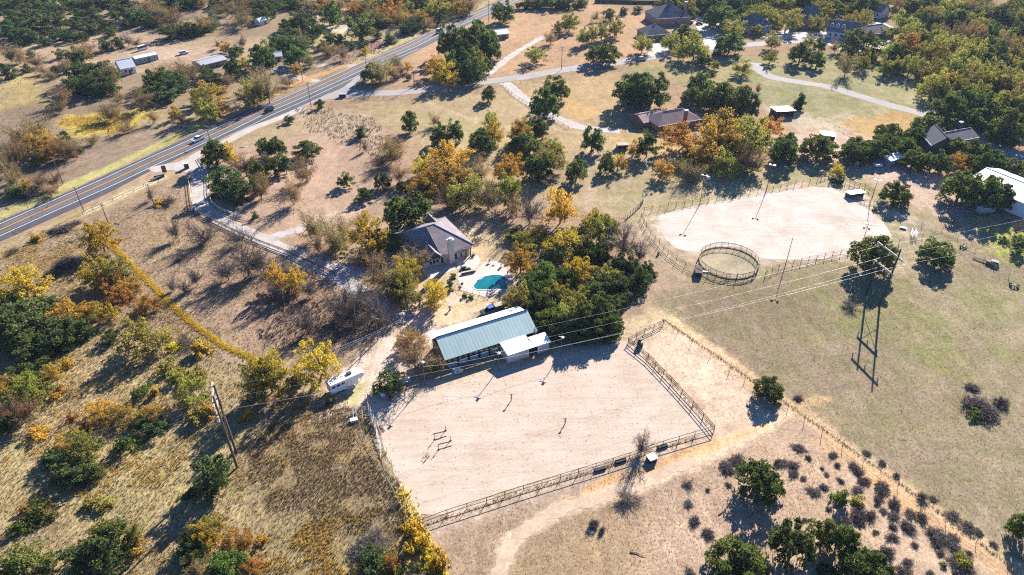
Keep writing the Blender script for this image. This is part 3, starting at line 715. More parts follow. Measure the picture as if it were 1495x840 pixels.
# ------------------------------------------------------------------ ordinary houses
def house_box(name, label, cat, p1, p2, W_, wh, rh, hip, roofm, wallm, group=None, z0=0, wins=3, over=.5, chimney=None, dormers=0):
    """p1-p2: ground pixels at the middles of the two ends"""
    a, b = P(*p1), P(*p2); c = (a + b) / 2; Lg = (b - a).length; rz = math.atan2(b.y - a.y, b.x - a.x)
    t = thing(name, label, cat, c, rz, group)
    x, y = Lg / 2, W_ / 2
    MB().box((0, 0, wh / 2), (Lg, W_, wh)).build('wall', wallm, t)
    r = MB(); X, Y = x + over, y + over; zr = wh + rh; e = wh - .05
    rx = X - (Y if hip else 0); rx = max(rx, .4)
    r.slab([(-X, -Y, e), (X, -Y, e), (rx, 0, zr), (-rx, 0, zr)], .2); r.slab([(X, Y, e), (-X, Y, e), (-rx, 0, zr), (rx, 0, zr)], .2)
    if hip: r.slab([(X, -Y, e), (X, Y, e), (rx, 0, zr)], .2); r.slab([(-X, Y, e), (-X, -Y, e), (-rx, 0, zr)], .2)
    ro = r.build('roof', roofm, t)
    MB().tube((-rx, 0, zr + .03), (rx, 0, zr + .03), .12, n=4).build('ridge_cap', roofm, ro)
    for sy in (-1, 1): MB().box((0, sy * (Y + .06), e - .1), (2 * X, .1, .28)).build('fascia', 'trim_white', ro)
    if not hip:
        for sx in (-1, 1): MB().quad((sx * (x - .02), -y, wh - .1), (sx * (x - .02), y, wh - .1), (sx * (x - .02), 0, zr - .25)).build('gable', wallm, t)
    for k in range(wins):
        xx = -x + Lg * (k + .7) / (wins + .4)
        for sy in (-1,):
            f = MB().box((xx, sy * (y + .03), wh * .55), (1.3, .1, 1.4)).build('window', 'trim_white', t)
            MB().box((xx, sy * (y + .08), wh * .55), (1.1, .06, 1.2)).build('pane', 'glass_dark', f)
    MB().box((x * .12, -y - .04, 1.05), (1.0, .1, 2.1)).build('door', 'wood_pole', t)
    if chimney:
        cx_, cy_ = chimney; q = MB().box((cx_, cy_, (wh + rh + 1.2) / 2), (1.3, 1.0, wh + rh + 1.2)).build('chimney', wallm, t)
        MB().box((cx_, cy_, wh + rh + 1.3), (1.5, 1.2, .25)).build('chimney_cap', 'trim_white', q)
    for k in range(dormers):
        xx = -x + Lg * (k + .6) / (dormers + 2.2); yy = -y * .62; zz = wh + rh * .42
        d = MB().box((xx, yy + 1.1, zz + .3), (2.0, 2.6, 1.6)).build('dormer', 'trim_white', t)
        MB().slab([(xx - 1.3, yy - .5, zz + 1.0), (xx, yy - .5, zz + 2.0), (xx, yy + 2.6, zz + 2.0), (xx - 1.3, yy + 2.6, zz + 1.0)], .12).slab([(xx, yy - .5, zz + 2.0), (xx + 1.3, yy - .5, zz + 1.0), (xx + 1.3, yy + 2.6, zz + 1.0), (xx, yy + 2.6, zz + 2.0)], .12).build('dormer_roof', roofm, d)
        MB().box((xx, yy - .22, zz + .45), (1.0, .06, 1.0)).build('pane', 'glass_dark', d)
    return t
# brick ranch house: low wing on the left, taller hip block with a chimney
bw = house_box('brick_house', 'low brown brick house with light chimney under the broad dark oak', 'house', (950, 187), (1010, 177), 11, 3.0, 3.4, True, 'shingle_brown', 'brick_wall', wins=4, chimney=(2.5, -5.4))
def wing(par, a, b, W_, wh, rh, roofm, wallm, hip=False):
    t = house_box('wing_tmp', None, None, a, b, W_, wh, rh, hip, roofm, wallm, wins=2)
    inv = par.matrix_basis.inverted(); M_ = inv @ t.matrix_basis
    r = link('wing', None, par); r.matrix_basis = M_
    for ch in list(t.children):
        g_ = list(ch.children)
        ch.parent = r
        for k in g_:   # keep three levels: fold the small piece in beside its part
            k.parent = r
    bpy.data.objects.remove(t); return r
wing(bw, (930, 182), (963, 176), 9, 2.7, 1.8, 'shingle_brown', 'brick_wall')
house_box('dark_roof_house', 'largest dark blue-grey roofed house near the top, beside the cul de sac', 'house', (950, 33), (998, 30), 19, 4.5, 6.0, True, 'shingle_dark', 'pink_brick', wins=5, chimney=(9, -4))
house_box('grey_roof_house', 'pale grey hip roofed house just behind the bright concrete drive', 'house', (937, 56), (970, 53), 13, 3.2, 4.2, True, 'shingle', 'pink_brick', wins=3)
house_box('dark_house', 'dark roofed house with pale stone gable between golden trees at the top', 'house', (1085, 46), (1112, 42), 15, 4.0, 6.0, True, 'shingle_dark', 'stone_wall')
house_box('dark_house', 'dark slate roof among golden trees left of the dormered house', 'house', (1168, 34), (1192, 32), 14, 4.0, 7.0, True, 'shingle_dark', 'pink_brick')
dh = house_box('dormer_house', 'long grey roofed house with three white dormers at the top right', 'house', (1207, 51), (1250, 56), 12, 3.4, 5.2, False, 'shingle', 'trim_white', wins=5, dormers=3)
wing(dh, (1250, 56), (1294, 50), 11, 3.2, 3.2, 'shingle', 'pink_brick', True)
house_box('pale_house', 'white gabled house at the top right beside the tan field', 'house', (1272, 22), (1290, 26), 10, 3.5, 4, False, 'shingle', 'trim_white')
gh = house_box('green_house', 'dark green gabled house with grey roof among oaks at the right', 'house', (1373, 214), (1409, 207), 8, 3.6, 2.2, False, 'shingle', 'green_wall', wins=3, chimney=(5, 3.5))
wing(gh, (1357, 208), (1373, 226), 8, 3.6, 3.6, 'shingle_dark', 'green_wall')
house_box('old_house', 'small blue-white gabled farm house at the upper left', 'house', (176, 108), (196, 104), 8, 3.4, 3.2, False, 'metal_white', 'trim_white', wins=2)
house_box('mobile_home', 'long narrow white mobile home behind the upper left farm house', 'house', (197, 93), (229, 86), 5, 3.0, .6, False, 'metal_white', 'blue_wall', wins=4, over=.2)
house_box('long_shed', 'long low grey metal roofed shed near the highway at upper left', 'shed', (289, 100), (325, 91), 10, 2.7, 1.0, False, 'metal_grey', 'wood_grey', wins=1)
house_box('small_house', 'white roofed house under oaks left of the road junction', 'house', (401, 88), (412, 87), 6, 2.8, 1.5, False, 'metal_white', 'trim_white', wins=2)
house_box('farm_outbuilding', 'small white outbuilding at the far upper left beside the grove', 'shed', (376, 37), (390, 33), 5, 2.6, 1.2, False, 'metal_white', 'trim_white', wins=1)
house_box('hidden_house', 'grey metal roofed building near the big trees by the highway', 'shed', (722, 55), (738, 53), 9, 2.8, 1.6, False, 'metal_grey', 'wood_grey', wins=2)
house_box('metal_barn', 'large white metal barn at the right edge behind oaks', 'barn', (1430, 274), (1520, 312), 17, 5.0, 2.4, False, 'metal_white', 'metal_white', wins=2)
house_box('pink_shed', 'small pink shed beside the white metal barn at the right edge', 'shed', (1473, 307), (1489, 303), 4.5, 2.6, .9, False, 'wood_pale', 'pink_brick', wins=1)
house_box('blue_shed', 'small bluish metal roofed shed in shade right of the arena fence', 'shed', (1289, 240), (1306, 235), 5, 2.6, .6, False, 'metal_white', 'blue_wall', wins=1)
def shed(name, label, px, L_, W_, h, rz, wallm, roofm):
    t = thing(name, label, 'shed', P(*px), rz)
    MB().box((0, W_ / 2 - .1, h / 2), (L_, .12, h)).box((-L_ / 2 + .1, 0, h / 2), (.12, W_ - .3, h)).box((L_ / 2 - .1, 0, h / 2), (.12, W_ - .3, h)).build('wall', wallm, t)
    MB().slab([(-L_ / 2 - .3, -W_ / 2 - .4, h + .35), (L_ / 2 + .3, -W_ / 2 - .4, h + .35), (L_ / 2 + .3, W_ / 2 + .3, h + .02), (-L_ / 2 - .3, W_ / 2 + .3, h + .02)], .12).build('roof', roofm, t)
    for x in (-L_ / 2 + .1, 0, L_ / 2 - .1): MB().box((x, -W_ / 2 + .1, h / 2), (.15, .15, h)).build('post', 'wood_pole', t)
shed('loafing_shed', 'white flat roofed loafing shed right of the brown thicket', (1141, 168), 8, 6, 2.6, R(8), 'metal_dark', 'metal_white')
shed('loafing_shed', 'smaller white roofed shed beside the orange lawn', (1206, 204), 5, 5, 2.4, R(-12), 'metal_grey', 'metal_white')
shed('loafing_shed', 'little brown roofed lean-to behind the orange tree', (908, 217), 4, 3, 1.8, R(5), 'wood_grey', 'shingle_brown')
shed('run_in_shed', 'low dark shelter with white roof inside the arena corner fence', (1247, 286), 5.5, 2.4, 1.3, R(15), 'metal_dark', 'metal_grey')
# dark timber fence far at the top, built as boards
def board_fence(name, label, s, h, mat):
    pts = catmull(gpoly(s), 3.0); t = thing(name, label, 'fence')
    for a, b in zip(pts, pts[1:]):
        c = (a + b) / 2; rz = math.atan2(b.y - a.y, b.x - a.x)
        MB().box((c.x, c.y, h / 2), ((b - a).length - .06, .08, h), rz).build('panel', mat, t)
        MB().box((a.x, a.y, h / 2 + .05), (.16, .16, h + .1), rz).build('post', mat, t)
board_fence('board_fence', 'long dark board fence at the top edge of the field', '868,4.5 900,5 935,6 962,6', 2.2, 'wood_pole')
board_fence('board_fence', 'brown board fence before the dormered house', '1152,46 1175,45 1198,46', 2.0, 'wood_pole')
# ------------------------------------------------------------------ vehicles
def wheel_mesh(r, w):
    return MB().tube((0, -w / 2, 0), (0, w / 2, 0), r, n=14).mesh('tyre', 'rubber'), MB().tube((0, -w / 2 - .01, 0), (0, w / 2 + .01, 0), r * .6, n=10).mesh('rim', 'paint_silver')
TY, RM = wheel_mesh(.36, .24)
def add_wheel(t, x, y, r=.36):
    w = link('wheel', TY, t, (x, y, r)); w.scale = (r / .36, 1, r / .36); link('rim', RM, w)
def profile(m, prof, w, taper=0.0):
    """side outline swept across the width, roof narrower by taper"""
    zs = [p[1] for p in prof]; z0, z1 = min(zs), max(zs); n = len(prof); k = len(m.v)
    for s in (-1, 1):
        for x, z in prof: m.v.append((x, s * (w / 2 - taper * max(0, (z - z0) / (z1 - z0 + 1e-6))), z))
    m.f.append(tuple(k + i for i in range(n))); m.f.append(tuple(k + n + i for i in reversed(range(n))))
    for i in range(n): j = (i + 1) % n; m.f.append((k + j, k + i, k + n + i, k + n + j))
    return m
def car(label, px, px2, paint, kind='sedan', group=None, name='car', cat='car'):
    a, b = P(*px), P(*px2); rz = math.atan2(b.y - a.y, b.x - a.x)
    t = thing(name, label, cat, (a.x, a.y, .02), rz, group)
    if kind == 'pickup':
        body = [(-2.8, .45), (2.75, .45), (2.85, .8), (2.75, 1.1), (1.3, 1.2), (-2.8, 1.15)]; cab = [(-.9, 1.13), (1.35, 1.13), (.75, 1.85), (-.75, 1.85)]; wh = (-1.75, 1.75); wd = 1.95
    elif kind == 'van':
        body = [(-2.8, .45), (2.7, .45), (2.8, .9), (2.3, 1.25), (-2.8, 1.25)]; cab = [(-2.8, 1.2), (2.3, 1.2), (1.5, 2.35), (-2.7, 2.4)]; wh = (-1.7, 1.7); wd = 2.0
    elif kind == 'suv':
        body = [(-2.4, .42), (2.35, .42), (2.45, .8), (2.3, 1.05), (1.1, 1.12), (-2.4, 1.12)]; cab = [(-2.35, 1.08), (1.25, 1.08), (.55, 1.75), (-2.1, 1.75)]; wh = (-1.45, 1.45); wd = 1.9
    else:
        body = [(-2.3, .38), (2.25, .38), (2.35, .65), (2.2, .85), (1.0, .95), (-1.5, .97), (-2.3, .92)]; cab = [(-1.75, .93), (1.05, .93), (.35, 1.42), (-1.1, 1.42)]; wh = (-1.4, 1.4); wd = 1.8
    profile(MB(), body, wd, .06).build('body', paint, t)
    c = profile(MB(), cab, wd - .12, .22).build('cabin', 'glass_dark', t)
    zt = max(p[1] for p in cab); xs = [p[0] for p in cab if p[1] > zt - .1]
    MB().box(((min(xs) + max(xs)) / 2, 0, zt + .02), (max(xs) - min(xs) + .1, wd - .5, .06)).build('roof', paint, t)
    if kind == 'pickup': MB().box((-1.85, 0, 1.17), (1.7, wd - .35, .06)).build('cargo_bed', 'rubber', t)
    for x in wh:
        for y in (-wd / 2 + .1, wd / 2 - .1): add_wheel(t, x, y)
    xf = max(p[0] for p in body) - .05; xb = min(p[0] for p in body)
    for y in (-.65, .65):
        MB().box((xf, y, .78), (.08, .35, .16)).build('headlight', 'lamp_clear', t); MB().box((xb, y, .85), (.06, .25, .2)).build('taillight', 'lamp_red', t)
    return t
car('white pickup truck driving on the highway above the ranch gate', (290, 205.5), (262, 218), 'paint_white', 'pickup', name='pickup_truck', cat='truck')
car('black car driving on the highway toward the ranch gate', (393, 163), (366, 175), 'paint_black', 'suv')
car('white van far along the highway beside the big trees', (641, 48), (616, 60), 'paint_white', 'van', name='van', cat='van')
car('silver car on the side road right of the round dark oak', (937, 88), (960, 85), 'paint_silver', 'suv')
car('silver car parked beneath brown trees left of the junction', (416, 105), (430, 102), 'paint_silver')
car('pale blue car parked behind the silver one left of the junction', (412, 101), (426, 98), 'paint_blue')
car('dark car parked on the cul de sac pavement', (1021, 36), (1031, 36), 'paint_black')
car('black car parked under the oak on the cul de sac', (1041, 36), (1053, 34), 'paint_black', 'suv')
car('red car parked in shade before the stone gabled dark house', (1081, 50), (1092, 49), 'paint_red')
car('white car parked in the dry yard behind the long grey shed', (269, 79), (280, 77), 'paint_white', 'suv')
car('white van parked behind the white mobile home', (209, 73), (219, 70), 'paint_white', 'van', name='van', cat='van')
car('dark grey car in the dry field far left of the highway', (257, 63), (268, 60), 'paint_silver')
car('blue pickup truck parked at the back of the barn', (716, 456), (745, 444), 'paint_blue', 'pickup', name='pickup_truck', cat='truck')
tr = thing('flatbed_trailer', 'low trailer with tan cover beside the blue pickup behind the barn', 'trailer', P(730, 450), R(28))
MB().box((0, 0, .7), (4.4, 1.9, .15)).build('deck', 'wood_grey', tr); MB().box((.2, 0, 1.15), (3.8, 1.7, .75)).build('cover', 'wood_pale', tr)
for x in (-.6, .6):
    for y in (-.95, .95): add_wheel(tr, x, y, .33)
# gooseneck horse trailer
t = thing('horse_trailer', 'white gooseneck horse trailer parked by the golden tree', 'trailer', (-38.3, 117.4, 0), R(36))
MB().box((-.6, 0, 1.75), (6.6, 2.3, 2.5)).build('body', 'paint_white', t)
profile(MB(), [(2.65, 1.75), (3.6, 1.7), (4.3, 2.0), (4.4, 2.6), (4.0, 3.02), (2.65, 3.02)], 2.28).build('nose', 'paint_white', t)
MB().box((.2, 0, 3.06), (8.1, 2.42, .12)).build('roof', 'metal_white', t)
MB().box((1.3, .15, 3.3), (1.1, .8, .36)).build('air_conditioner', 'metal_dark', t)
for x in (-2.9, -1.6, -.4): MB().box((x, .25, 3.17), (.45, .4, .12)).build('roof_vent', 'metal_grey', t)
for x in (-3.1, -1.95, -.8):
    f = MB().box((x, -1.16, 2.25), (.85, .06, .65)).build('window', 'metal_grey', t); MB().box((x, -1.2, 2.25), (.7, .05, .5)).build('pane', 'glass_dark', f)
MB().box((.25, -1.17, 1.6), (.06, .04, 2.1)).box((1.1, -1.17, 1.6), (.06, .04, 2.1)).build('door_seam', 'metal_grey', t)
MB().box((-3.93, 0, 1.7), (.08, 2.0, 2.2)).build('rear_door', 'metal_grey', t)
MB().box((-1.2, -1.15, .95), (2.2, .12, .12)).build('fender', 'metal_grey', t)
for x in (-1.75, -.75):
    for y in (-1.0, 1.0): add_wheel(t, x, y, .4)
MB().tube((3.9, 0, 1.8), (3.9, 0, .1), .08).build('hitch', 'metal_dark', t); MB().tube((2.9, -.6, 1.7), (2.9, -.6, 0), .06).build('jack', 'metal_dark', t)

# ------------------------------------------------------------------ poles and wires
WIREPTS = {}
def utility_pole(label, base, top_y, arm=True, name='utility_pole', rz=None, group=None, r=.16, trans=False):
    b = P(*base); h = max(6.5, height(*base, top_y)); t = thing(name, label, 'power pole', b, rz if rz is not None else R(random.uniform(-10, 10)), group)
    MB().tube((0, 0, -.3), (0, 0, h), r, r * .7, n=7).build('shaft', 'wood_pole', t)
    if arm:
        MB().box((0, 0, h - .5), (2.4, .12, .14)).build('crossarm', 'wood_grey', t)
        for x in (-1.1, 0, 1.1): MB().tube((x, 0, h - .42), (x, 0, h - .15), .06, n=5).build('insulator', 'metal_grey', t)
    if trans: MB().tube((.35, 0, h - 2.6), (.35, 0, h - 1.6), .28, n=9).build('transformer', 'metal_grey', t)
    return t
roadaz = R(60)
for lb, b, ty in (('tall wooden pole above the highway at the far left edge', (92.4, 269), 229), ('wooden pole standing at the lower highway verge at left', (123, 309.5), 273),
    ('short wooden pole right behind the round gold tree by the highway', (158, 325.6), 297), ('wooden pole by the weeds below the ranch sign', (225, 299), 269),
    ('wooden pole in the bright yellow weeds above the highway', (159.4, 193), 153), ('short dark pole beside the white pickup on the highway', (306.7, 206), 187),
    ('tall wooden pole at the highway beside the two small round cedars', (454.5, 157), 120.5), ('wooden pole on the far verge left of the junction', (442.5, 120), 94),
    ('thin pole beside the upper gravel lane at the highway', (501, 93), 75), ('wooden pole before the brown tree at the junction', (537, 118), 85),
    ('dark pole in the rusty brush beside the side road', (605, 127), 97), ('thin pole by the roadside woods left of the white van', (580, 55), 38),
    ('thin pole directly behind the white van on the highway', (647, 46), 31), ('tallest pole at the top beside the round oak by the highway', (713.5, 33), 1),
    ('lone pole on the side road left of the round dark oak', (819.6, 102), 68), ('short pole before the olive trees above the ranch house', (1008.7, 115), 97),
    ('thin leaning pole at the driveway edge below the brown trees', (552, 497), 462)):
    utility_pole(lb, b, ty, trans='tallest' in lb or 'cedars' in lb, rz=R(-30))
def light_pole(label, base, top_y, group=None, heads=2, rz=R(-25)):
    b = P(*base); h = height(*base, top_y); t = thing('light_pole', label, 'light pole', b, rz, group)
    MB().tube((0, 0, -.2), (0, 0, h), .11, .07, n=7).build('shaft', 'wood_pole', t)
    MB().box((0, 0, h - .1), (1.6, .1, .1)).build('bracket', 'metal_grey', t)
    for x in ((-.75, .75) if heads == 2 else (.3,)): MB().box((x, -.2, h + .05), (.6, .55, .35)).build('floodlight', 'lamp_clear', t)
    return t
GA = 'floodlight poles around the upper arena'
light_pole('floodlight pole at the back left of the pale arena fence', (1021.6, 299), 256, GA); light_pole('floodlight pole at the middle of the pale arena back fence', (1118.5, 280.7), 241, GA)
light_pole('floodlight pole on the front fence right of the round pen', (1146.5, 388), 347, GA); light_pole('floodlight pole behind the oak at the tall H tower', (1255, 366), 327, GA)
light_pole('floodlight pole at the right corner of the pale arena', (1270, 298), 263, GA)
GB = 'lamp poles behind the lower sand arena'
light_pole('lamp pole at the left end of the barn, arena edge', (620, 562), 528, GB, 1); light_pole('lamp pole at the middle of the barn, arena edge', (728, 540), 515, GB, 1)
light_pole('lamp pole at the right end of the barn, arena edge', (819, 517.6), 492, GB, 1)
# tower on the right: two poles, two crossarms, X brace
def h_frame(label, b1, b2, h1, h2, armz, armlen, mat, pale=None):
    c = (b1 + b2) / 2; d = b2 - b1; rz = math.atan2(d.y, d.x); hl = d.length / 2
    t = thing('transmission_tower', label, 'power tower', c, rz)
    MB().tube((-hl, 0, -.3), (-hl, 0, h1), .28, .19, n=8).build('pole', mat, t); MB().tube((hl, 0, -.3), (hl, 0, h2), .28, .19, n=8).build('pole', mat, t)
    for z, L_ in zip(armz, armlen):
        MB().box((0, -.3, z), (L_, .32, .42)).build('crossarm', pale or mat, t)
        for x in (-L_ / 2 + .2, 0, L_ / 2 - .2):
            MB().tube((x, -.28, z - .1), (x, -.28, z - 1.3), .12, n=6).build('insulator', 'lamp_clear', t)
    zt, zb = armz[-1] - .3, armz[-1] - 5.3
    MB().tube((-hl, .2, zb), (hl, .2, zt), .07, n=5).build('brace', mat, t); MB().tube((hl, .3, zb), (-hl, .3, zt), .07, n=5).build('brace', mat, t)
    return t, [c + Vector((math.cos(rz), math.sin(rz), 0)) * x for x in (-armlen[0] / 2 + .2, 0, armlen[0] / 2 - .2)], armz[0] - 1.3
tA, ptsA, zA = h_frame('tall H shaped power tower in the right pasture beside the round oak', P(1264.5, 430), P(1284, 447), 16.8, 17.9, (15.6, 10.6), (9.6, 7.6), 'pipe_dark', 'wood_pale')
tB, ptsB, zB = h_frame('tall H shaped power tower seen end on in the left brush', P(344.5, 659), P(346.4, 682.6), 18.6, 19.8, (18.2, 15.0), (7.4, 6.4), 'wood_pole', 'wood_pale')
def cable(label, p0, p1, sag, r=.010, group=None):
    pts = []
    for k in range(25):
        f = k / 24; p = p0.lerp(p1, f); p.z -= sag * 4 * f * (1 - f); pts.append(p)
    MBc = MB().path(pts, r, 4); return MBc.build('power_line', 'metal_grey', None, label=label, cat='power line', group=group)
GW = 'conductors between the two H towers'
dirAB = (ptsA[1] - ptsB[1]).normalized()
for k in range(3):
    a = Vector((*ptsB[k].xy, zB)); b = Vector((*ptsA[k].xy, zA))
    cable('thin power line strung between the left and right H towers', a, b, 2.5, group=GW)
    a2 = a - dirAB * 160; a2.z = zB; cable('thin power line running left from the end on H tower', a2, a, 2.5, group='conductors left of the left tower')
    b2 = b + dirAB * 160; b2.z = zA; cable('thin power line running right from the tall pasture tower', b, b2, 2.5, group='conductors right of the right tower')
for z in (-3.0, ):
    a = Vector((*ptsB[1].xy, zB + z)); b = Vector((*ptsA[1].xy, zA + z)); cable('lower power line strung between the two H towers', a, b, 3.0)
lp = [P(620, 562), P(728, 540), P(819, 517.6)]
for a, b, nm in ((lp[0], lp[1], 'left and middle'), (lp[1], lp[2], 'middle and right')): cable('thin wire between the %s lamp poles of the barn' % nm, a + Vector((0, 0, 5.6)), b + Vector((0, 0, 4.8)), .5, .02)
rp = [(159.4, 193, 153), (302, 150, 115), (442.5, 120, 94), (501, 93, 75), (580, 55, 38), (647, 46, 31), (713.5, 33, 1)]
tp = [P(x, y) + Vector((0, 0, max(6.5, height(x, y, ty)) - .4)) for x, y, ty in rp]
for q, (a, b) in enumerate(zip(tp, tp[1:])):
    for s in (-1, 1): cable('roadside wire along the far side of the highway', a + Vector((s, 0, 0)), b + Vector((s, 0, 0)), 1.0, .022, 'roadside wires')

# ------------------------------------------------------------------ fences
_post = {}
def post_mesh(h, r, mat):
    k = (h, r, mat)
    if k not in _post: _post[k] = MB().tube((0, 0, -.1), (0, 0, h), r, r, n=6).mesh('post', mat)
    return _post[k]
def rail_fence(name, label, s, gap, h, pr, rails, rr, postmat, railmat, tall=0, group=None):
    pts = gpoly(s); t = thing(name, label, 'fence', (0, 0, 0), 0, group); rails = list(rails)
    n = 0; L_ = 0
    for a, b in zip(pts, pts[1:]):
        d = (b - a).length; k = max(1, round(d / gap))
        for i in range(k):
            p = a.lerp(b, i / k); n += 1
            hh = h * (1 + (.35 if tall and n % tall == 0 else 0)) + random.uniform(-.05, .08)
            o = link('post', post_mesh(round(h, 2), pr, postmat), t, p); o.scale = (1, 1, hh / h); o.rotation_euler = (random.gauss(0, .025), random.gauss(0, .025), 0)
    link('post', post_mesh(round(h, 2), pr, postmat), t, pts[-1])
    for z in rails:
        m = MB()
        for a, b in zip(pts, pts[1:]): m.tube(a + Vector((0, 0, z)), b + Vector((0, 0, z)), rr, n=5)
        m.build('rail', railmat, t)
    return t
rail_fence('pipe_fence', 'dark pipe fence along the front edge of the lower sand arena', '613,767 653,752 710,734 764,716.5 818,700 870,684 919,668.5 967,651.5 1014,637.5 1042,629.5', 3.9, 1.55, .065, (.55, 1.5), .065, 'pipe_dark', 'pipe_dark')
rail_fence('pipe_fence', 'dark three rail fence along the right side of the lower arena', '917,501 946,524 980,559 1011,593 1042,629.5', 3.4, 1.6, .075, (.5, 1.0, 1.5), .075, 'pipe_dark', 'pipe_dark')
rail_fence('pipe_fence', 'short dark rail fence closing the top of the side run', '917,501 941,487 968,474', 3.2, 1.7, .075, (.5, 1.0, 1.5), .075, 'pipe_dark', 'pipe_dark')
rail_fence('wire_fence', 'long thin wire fence running along the pasture to the bottom right', '968,474 1010,501 1066,540 1110,571 1150,598 1200,633 1260,676 1310,712 1380,762 1470,829 1510,860', 5.6, 1.5, .05, (.5, .95, 1.35), .012, 'pipe_rust', 'metal_grey', tall=5)
rail_fence('pole_fence', 'pale pole fence along the left side of the lower arena', '534,583 548,617 565,660 580,702 602,760', 5.0, 1.3, .06, (1.2,), .045, 'wood_pale', 'wood_pale')
rail_fence('wire_fence', 'grey fence line through weeds left of the lower arena', '525,625 545,663 570,711 600,768', 6, 1.2, .05, (.6, 1.1), .03, 'wood_grey', 'wood_grey')
rail_fence('pipe_fence', 'pipe fence behind the pale upper arena', '940,310 975,304 1022,297 1070,288 1118,279.5 1160,271.5 1193,265', 3.3, 1.75, .075, (.9, 1.55), .04, 'pipe_dark', 'pipe_dark', tall=4)
rail_fence('pipe_fence', 'pipe fence round the left end of the pale upper arena', '936,318 943,335 956,352 975,372 1000,390 1020,400 1045,407 1075,409 1100,404', 3.2, 1.75, .075, (.6, 1.1, 1.6), .05, 'pipe_dark', 'pipe_rust', tall=3)
rail_fence('pipe_fence', 'pipe fence on the front of the upper arena right of the pen', '1117,403 1146.5,389 1180,382 1215,374 1250,367', 3.1, 1.75, .075, (.6, 1.1, 1.6), .04, 'pipe_dark', 'pipe_dark')
rail_fence('corral_fence', 'short corral rails left of the pale upper arena', '916,318 928,308 938,298 941,288', 2.2, 1.8, .09, (.6, 1.1, 1.6), .07, 'wood_grey', 'wood_pale')
rail_fence('corral_fence', 'wooden corral rails at the arena back right corner', '1193,265 1210,258 1222,262 1240,270 1262,276 1275,284', 2.0, 1.8, .08, (.6, 1.1, 1.6), .06, 'wood_grey', 'pipe_rust')
rail_fence('pipe_fence', 'rusty rails at the right end of the pale upper arena', '1252,292 1262,297 1276,297 1292,292', 1.8, 1.4, .06, (.5, .9, 1.3), .05, 'pipe_rust', 'pipe_rust')
rail_fence('wire_fence', 'wire fence along the lane at the right of the pasture', '1290,300 1315,322 1345,331 1375,338 1398,349 1422,372 1450,392 1495,420 1540,450', 4.2, 1.5, .06, (.5, 1.0, 1.4), .02, 'wood_grey', 'metal_grey')
rail_fence('wire_fence', 'short dark fence left of the lone pasture oak', '1312,356 1330,350 1346,347', 4.0, 1.6, .07, (.8, 1.4), .03, 'pipe_dark', 'pipe_dark')
rail_fence('rail_fence', 'dark rail fence beside the gravel drive to the brick house', '738,130 752,142 775,156 800,172 830,188', 3.6, 1.3, .07, (.5, 1.1), .05, 'wood_pole', 'wood_grey')
rail_fence('wire_fence', 'fence line along the near side of the side road', '520,146 580,144 640,139 700,129 735,124', 6, 1.2, .06, (.6, 1.1), .025, 'wood_grey', 'metal_grey')
rail_fence('wire_fence', 'fence line in front of the ranch house field', '760,122 800,118 850,110 905,103 920,100', 6, 1.2, .06, (.6, 1.1), .025, 'wood_grey', 'metal_grey')
rail_fence('wire_fence', 'fence beside the orange lawn', '1218,185 1232,193 1250,203', 3, 1.3, .06, (.6, 1.1), .03, 'wood_pole', 'wood_grey')
rail_fence('rail_fence', 'white rail fence on the left of the entry driveway', '274,258 277,272 279,288 281,302 288,313', 3.4, 1.15, .07, (.55, 1.05), .09, 'pvc_white', 'wood_pale')
rail_fence('rail_fence', 'white rail fence on the right of the entry driveway', '291,231 300,246 304,258 304.5,282 309,297 320,306 336,313 362,321', 3.6, 1.15, .07, (.55, 1.05), .08, 'pvc_white', 'pvc_white')
rail_fence('rail_fence', 'dark fence along the lower edge of the driveway', '290,313 320,328 348,342 380,355 420,370 455,386 490,402', 4.0, 1.1, .08, (.4, .75, 1.05), .09, 'wood_pole', 'wood_pole')
rail_fence('rail_fence', 'white rail fence below the bare thicket by the barn yard', '490.6,515 520,503 552,489 584,473', 3.4, 1.3, .06, (.6, 1.2), .05, 'pvc_white', 'pvc_white')
rail_fence('rail_fence', 'pale wooden rail fence below the highway verge', '120.6,313 150,300 180,287 210,272 236,260', 4.0, 1.1, .09, (.9,), .13, 'wood_pale', 'wood_pale')
rail_fence('wire_fence', 'short weathered fence behind the horse trailer', '500,608 512,607 524,600 533,588', 1.7, 1.2, .07, (.5, 1.0), .05, 'wood_pale', 'wood_pale')
rail_fence('patio_fence', 'low dark fence around the front of the pool patio', '669,413 672,424 690,430 710,434.5 725,431', 2.2, 1.1, .04, (.2, 1.05), .03, 'metal_dark', 'metal_dark')
# round pen
t = thing('round_pen', 'round pipe training pen at the front of the pale arena', 'pen', (pc_.x, pc_.y, 0))
for k in range(28):
    a0 = 2 * math.pi * k / 28; a1 = 2 * math.pi * (k + 1) / 28
    p = lambda a, z: (PEN_R * math.cos(a), PEN_R * math.sin(a), z)
    link('post', post_mesh(2.0, .055, 'pipe_dark'), t, p(a0, 0))
    m = MB()
    for z in (.65, 1.1, 1.45): m.tube(p(a0, z), p(a1, z), .04, n=5)
    m.tube(p(a0, 1.75), p(a1, 1.75), .10, n=5); m.slab([p(a0, .4), p(a1, .4), p(a1, .02), p(a0, .02)], .05)
    m.build('panel', 'wood_pale', t)
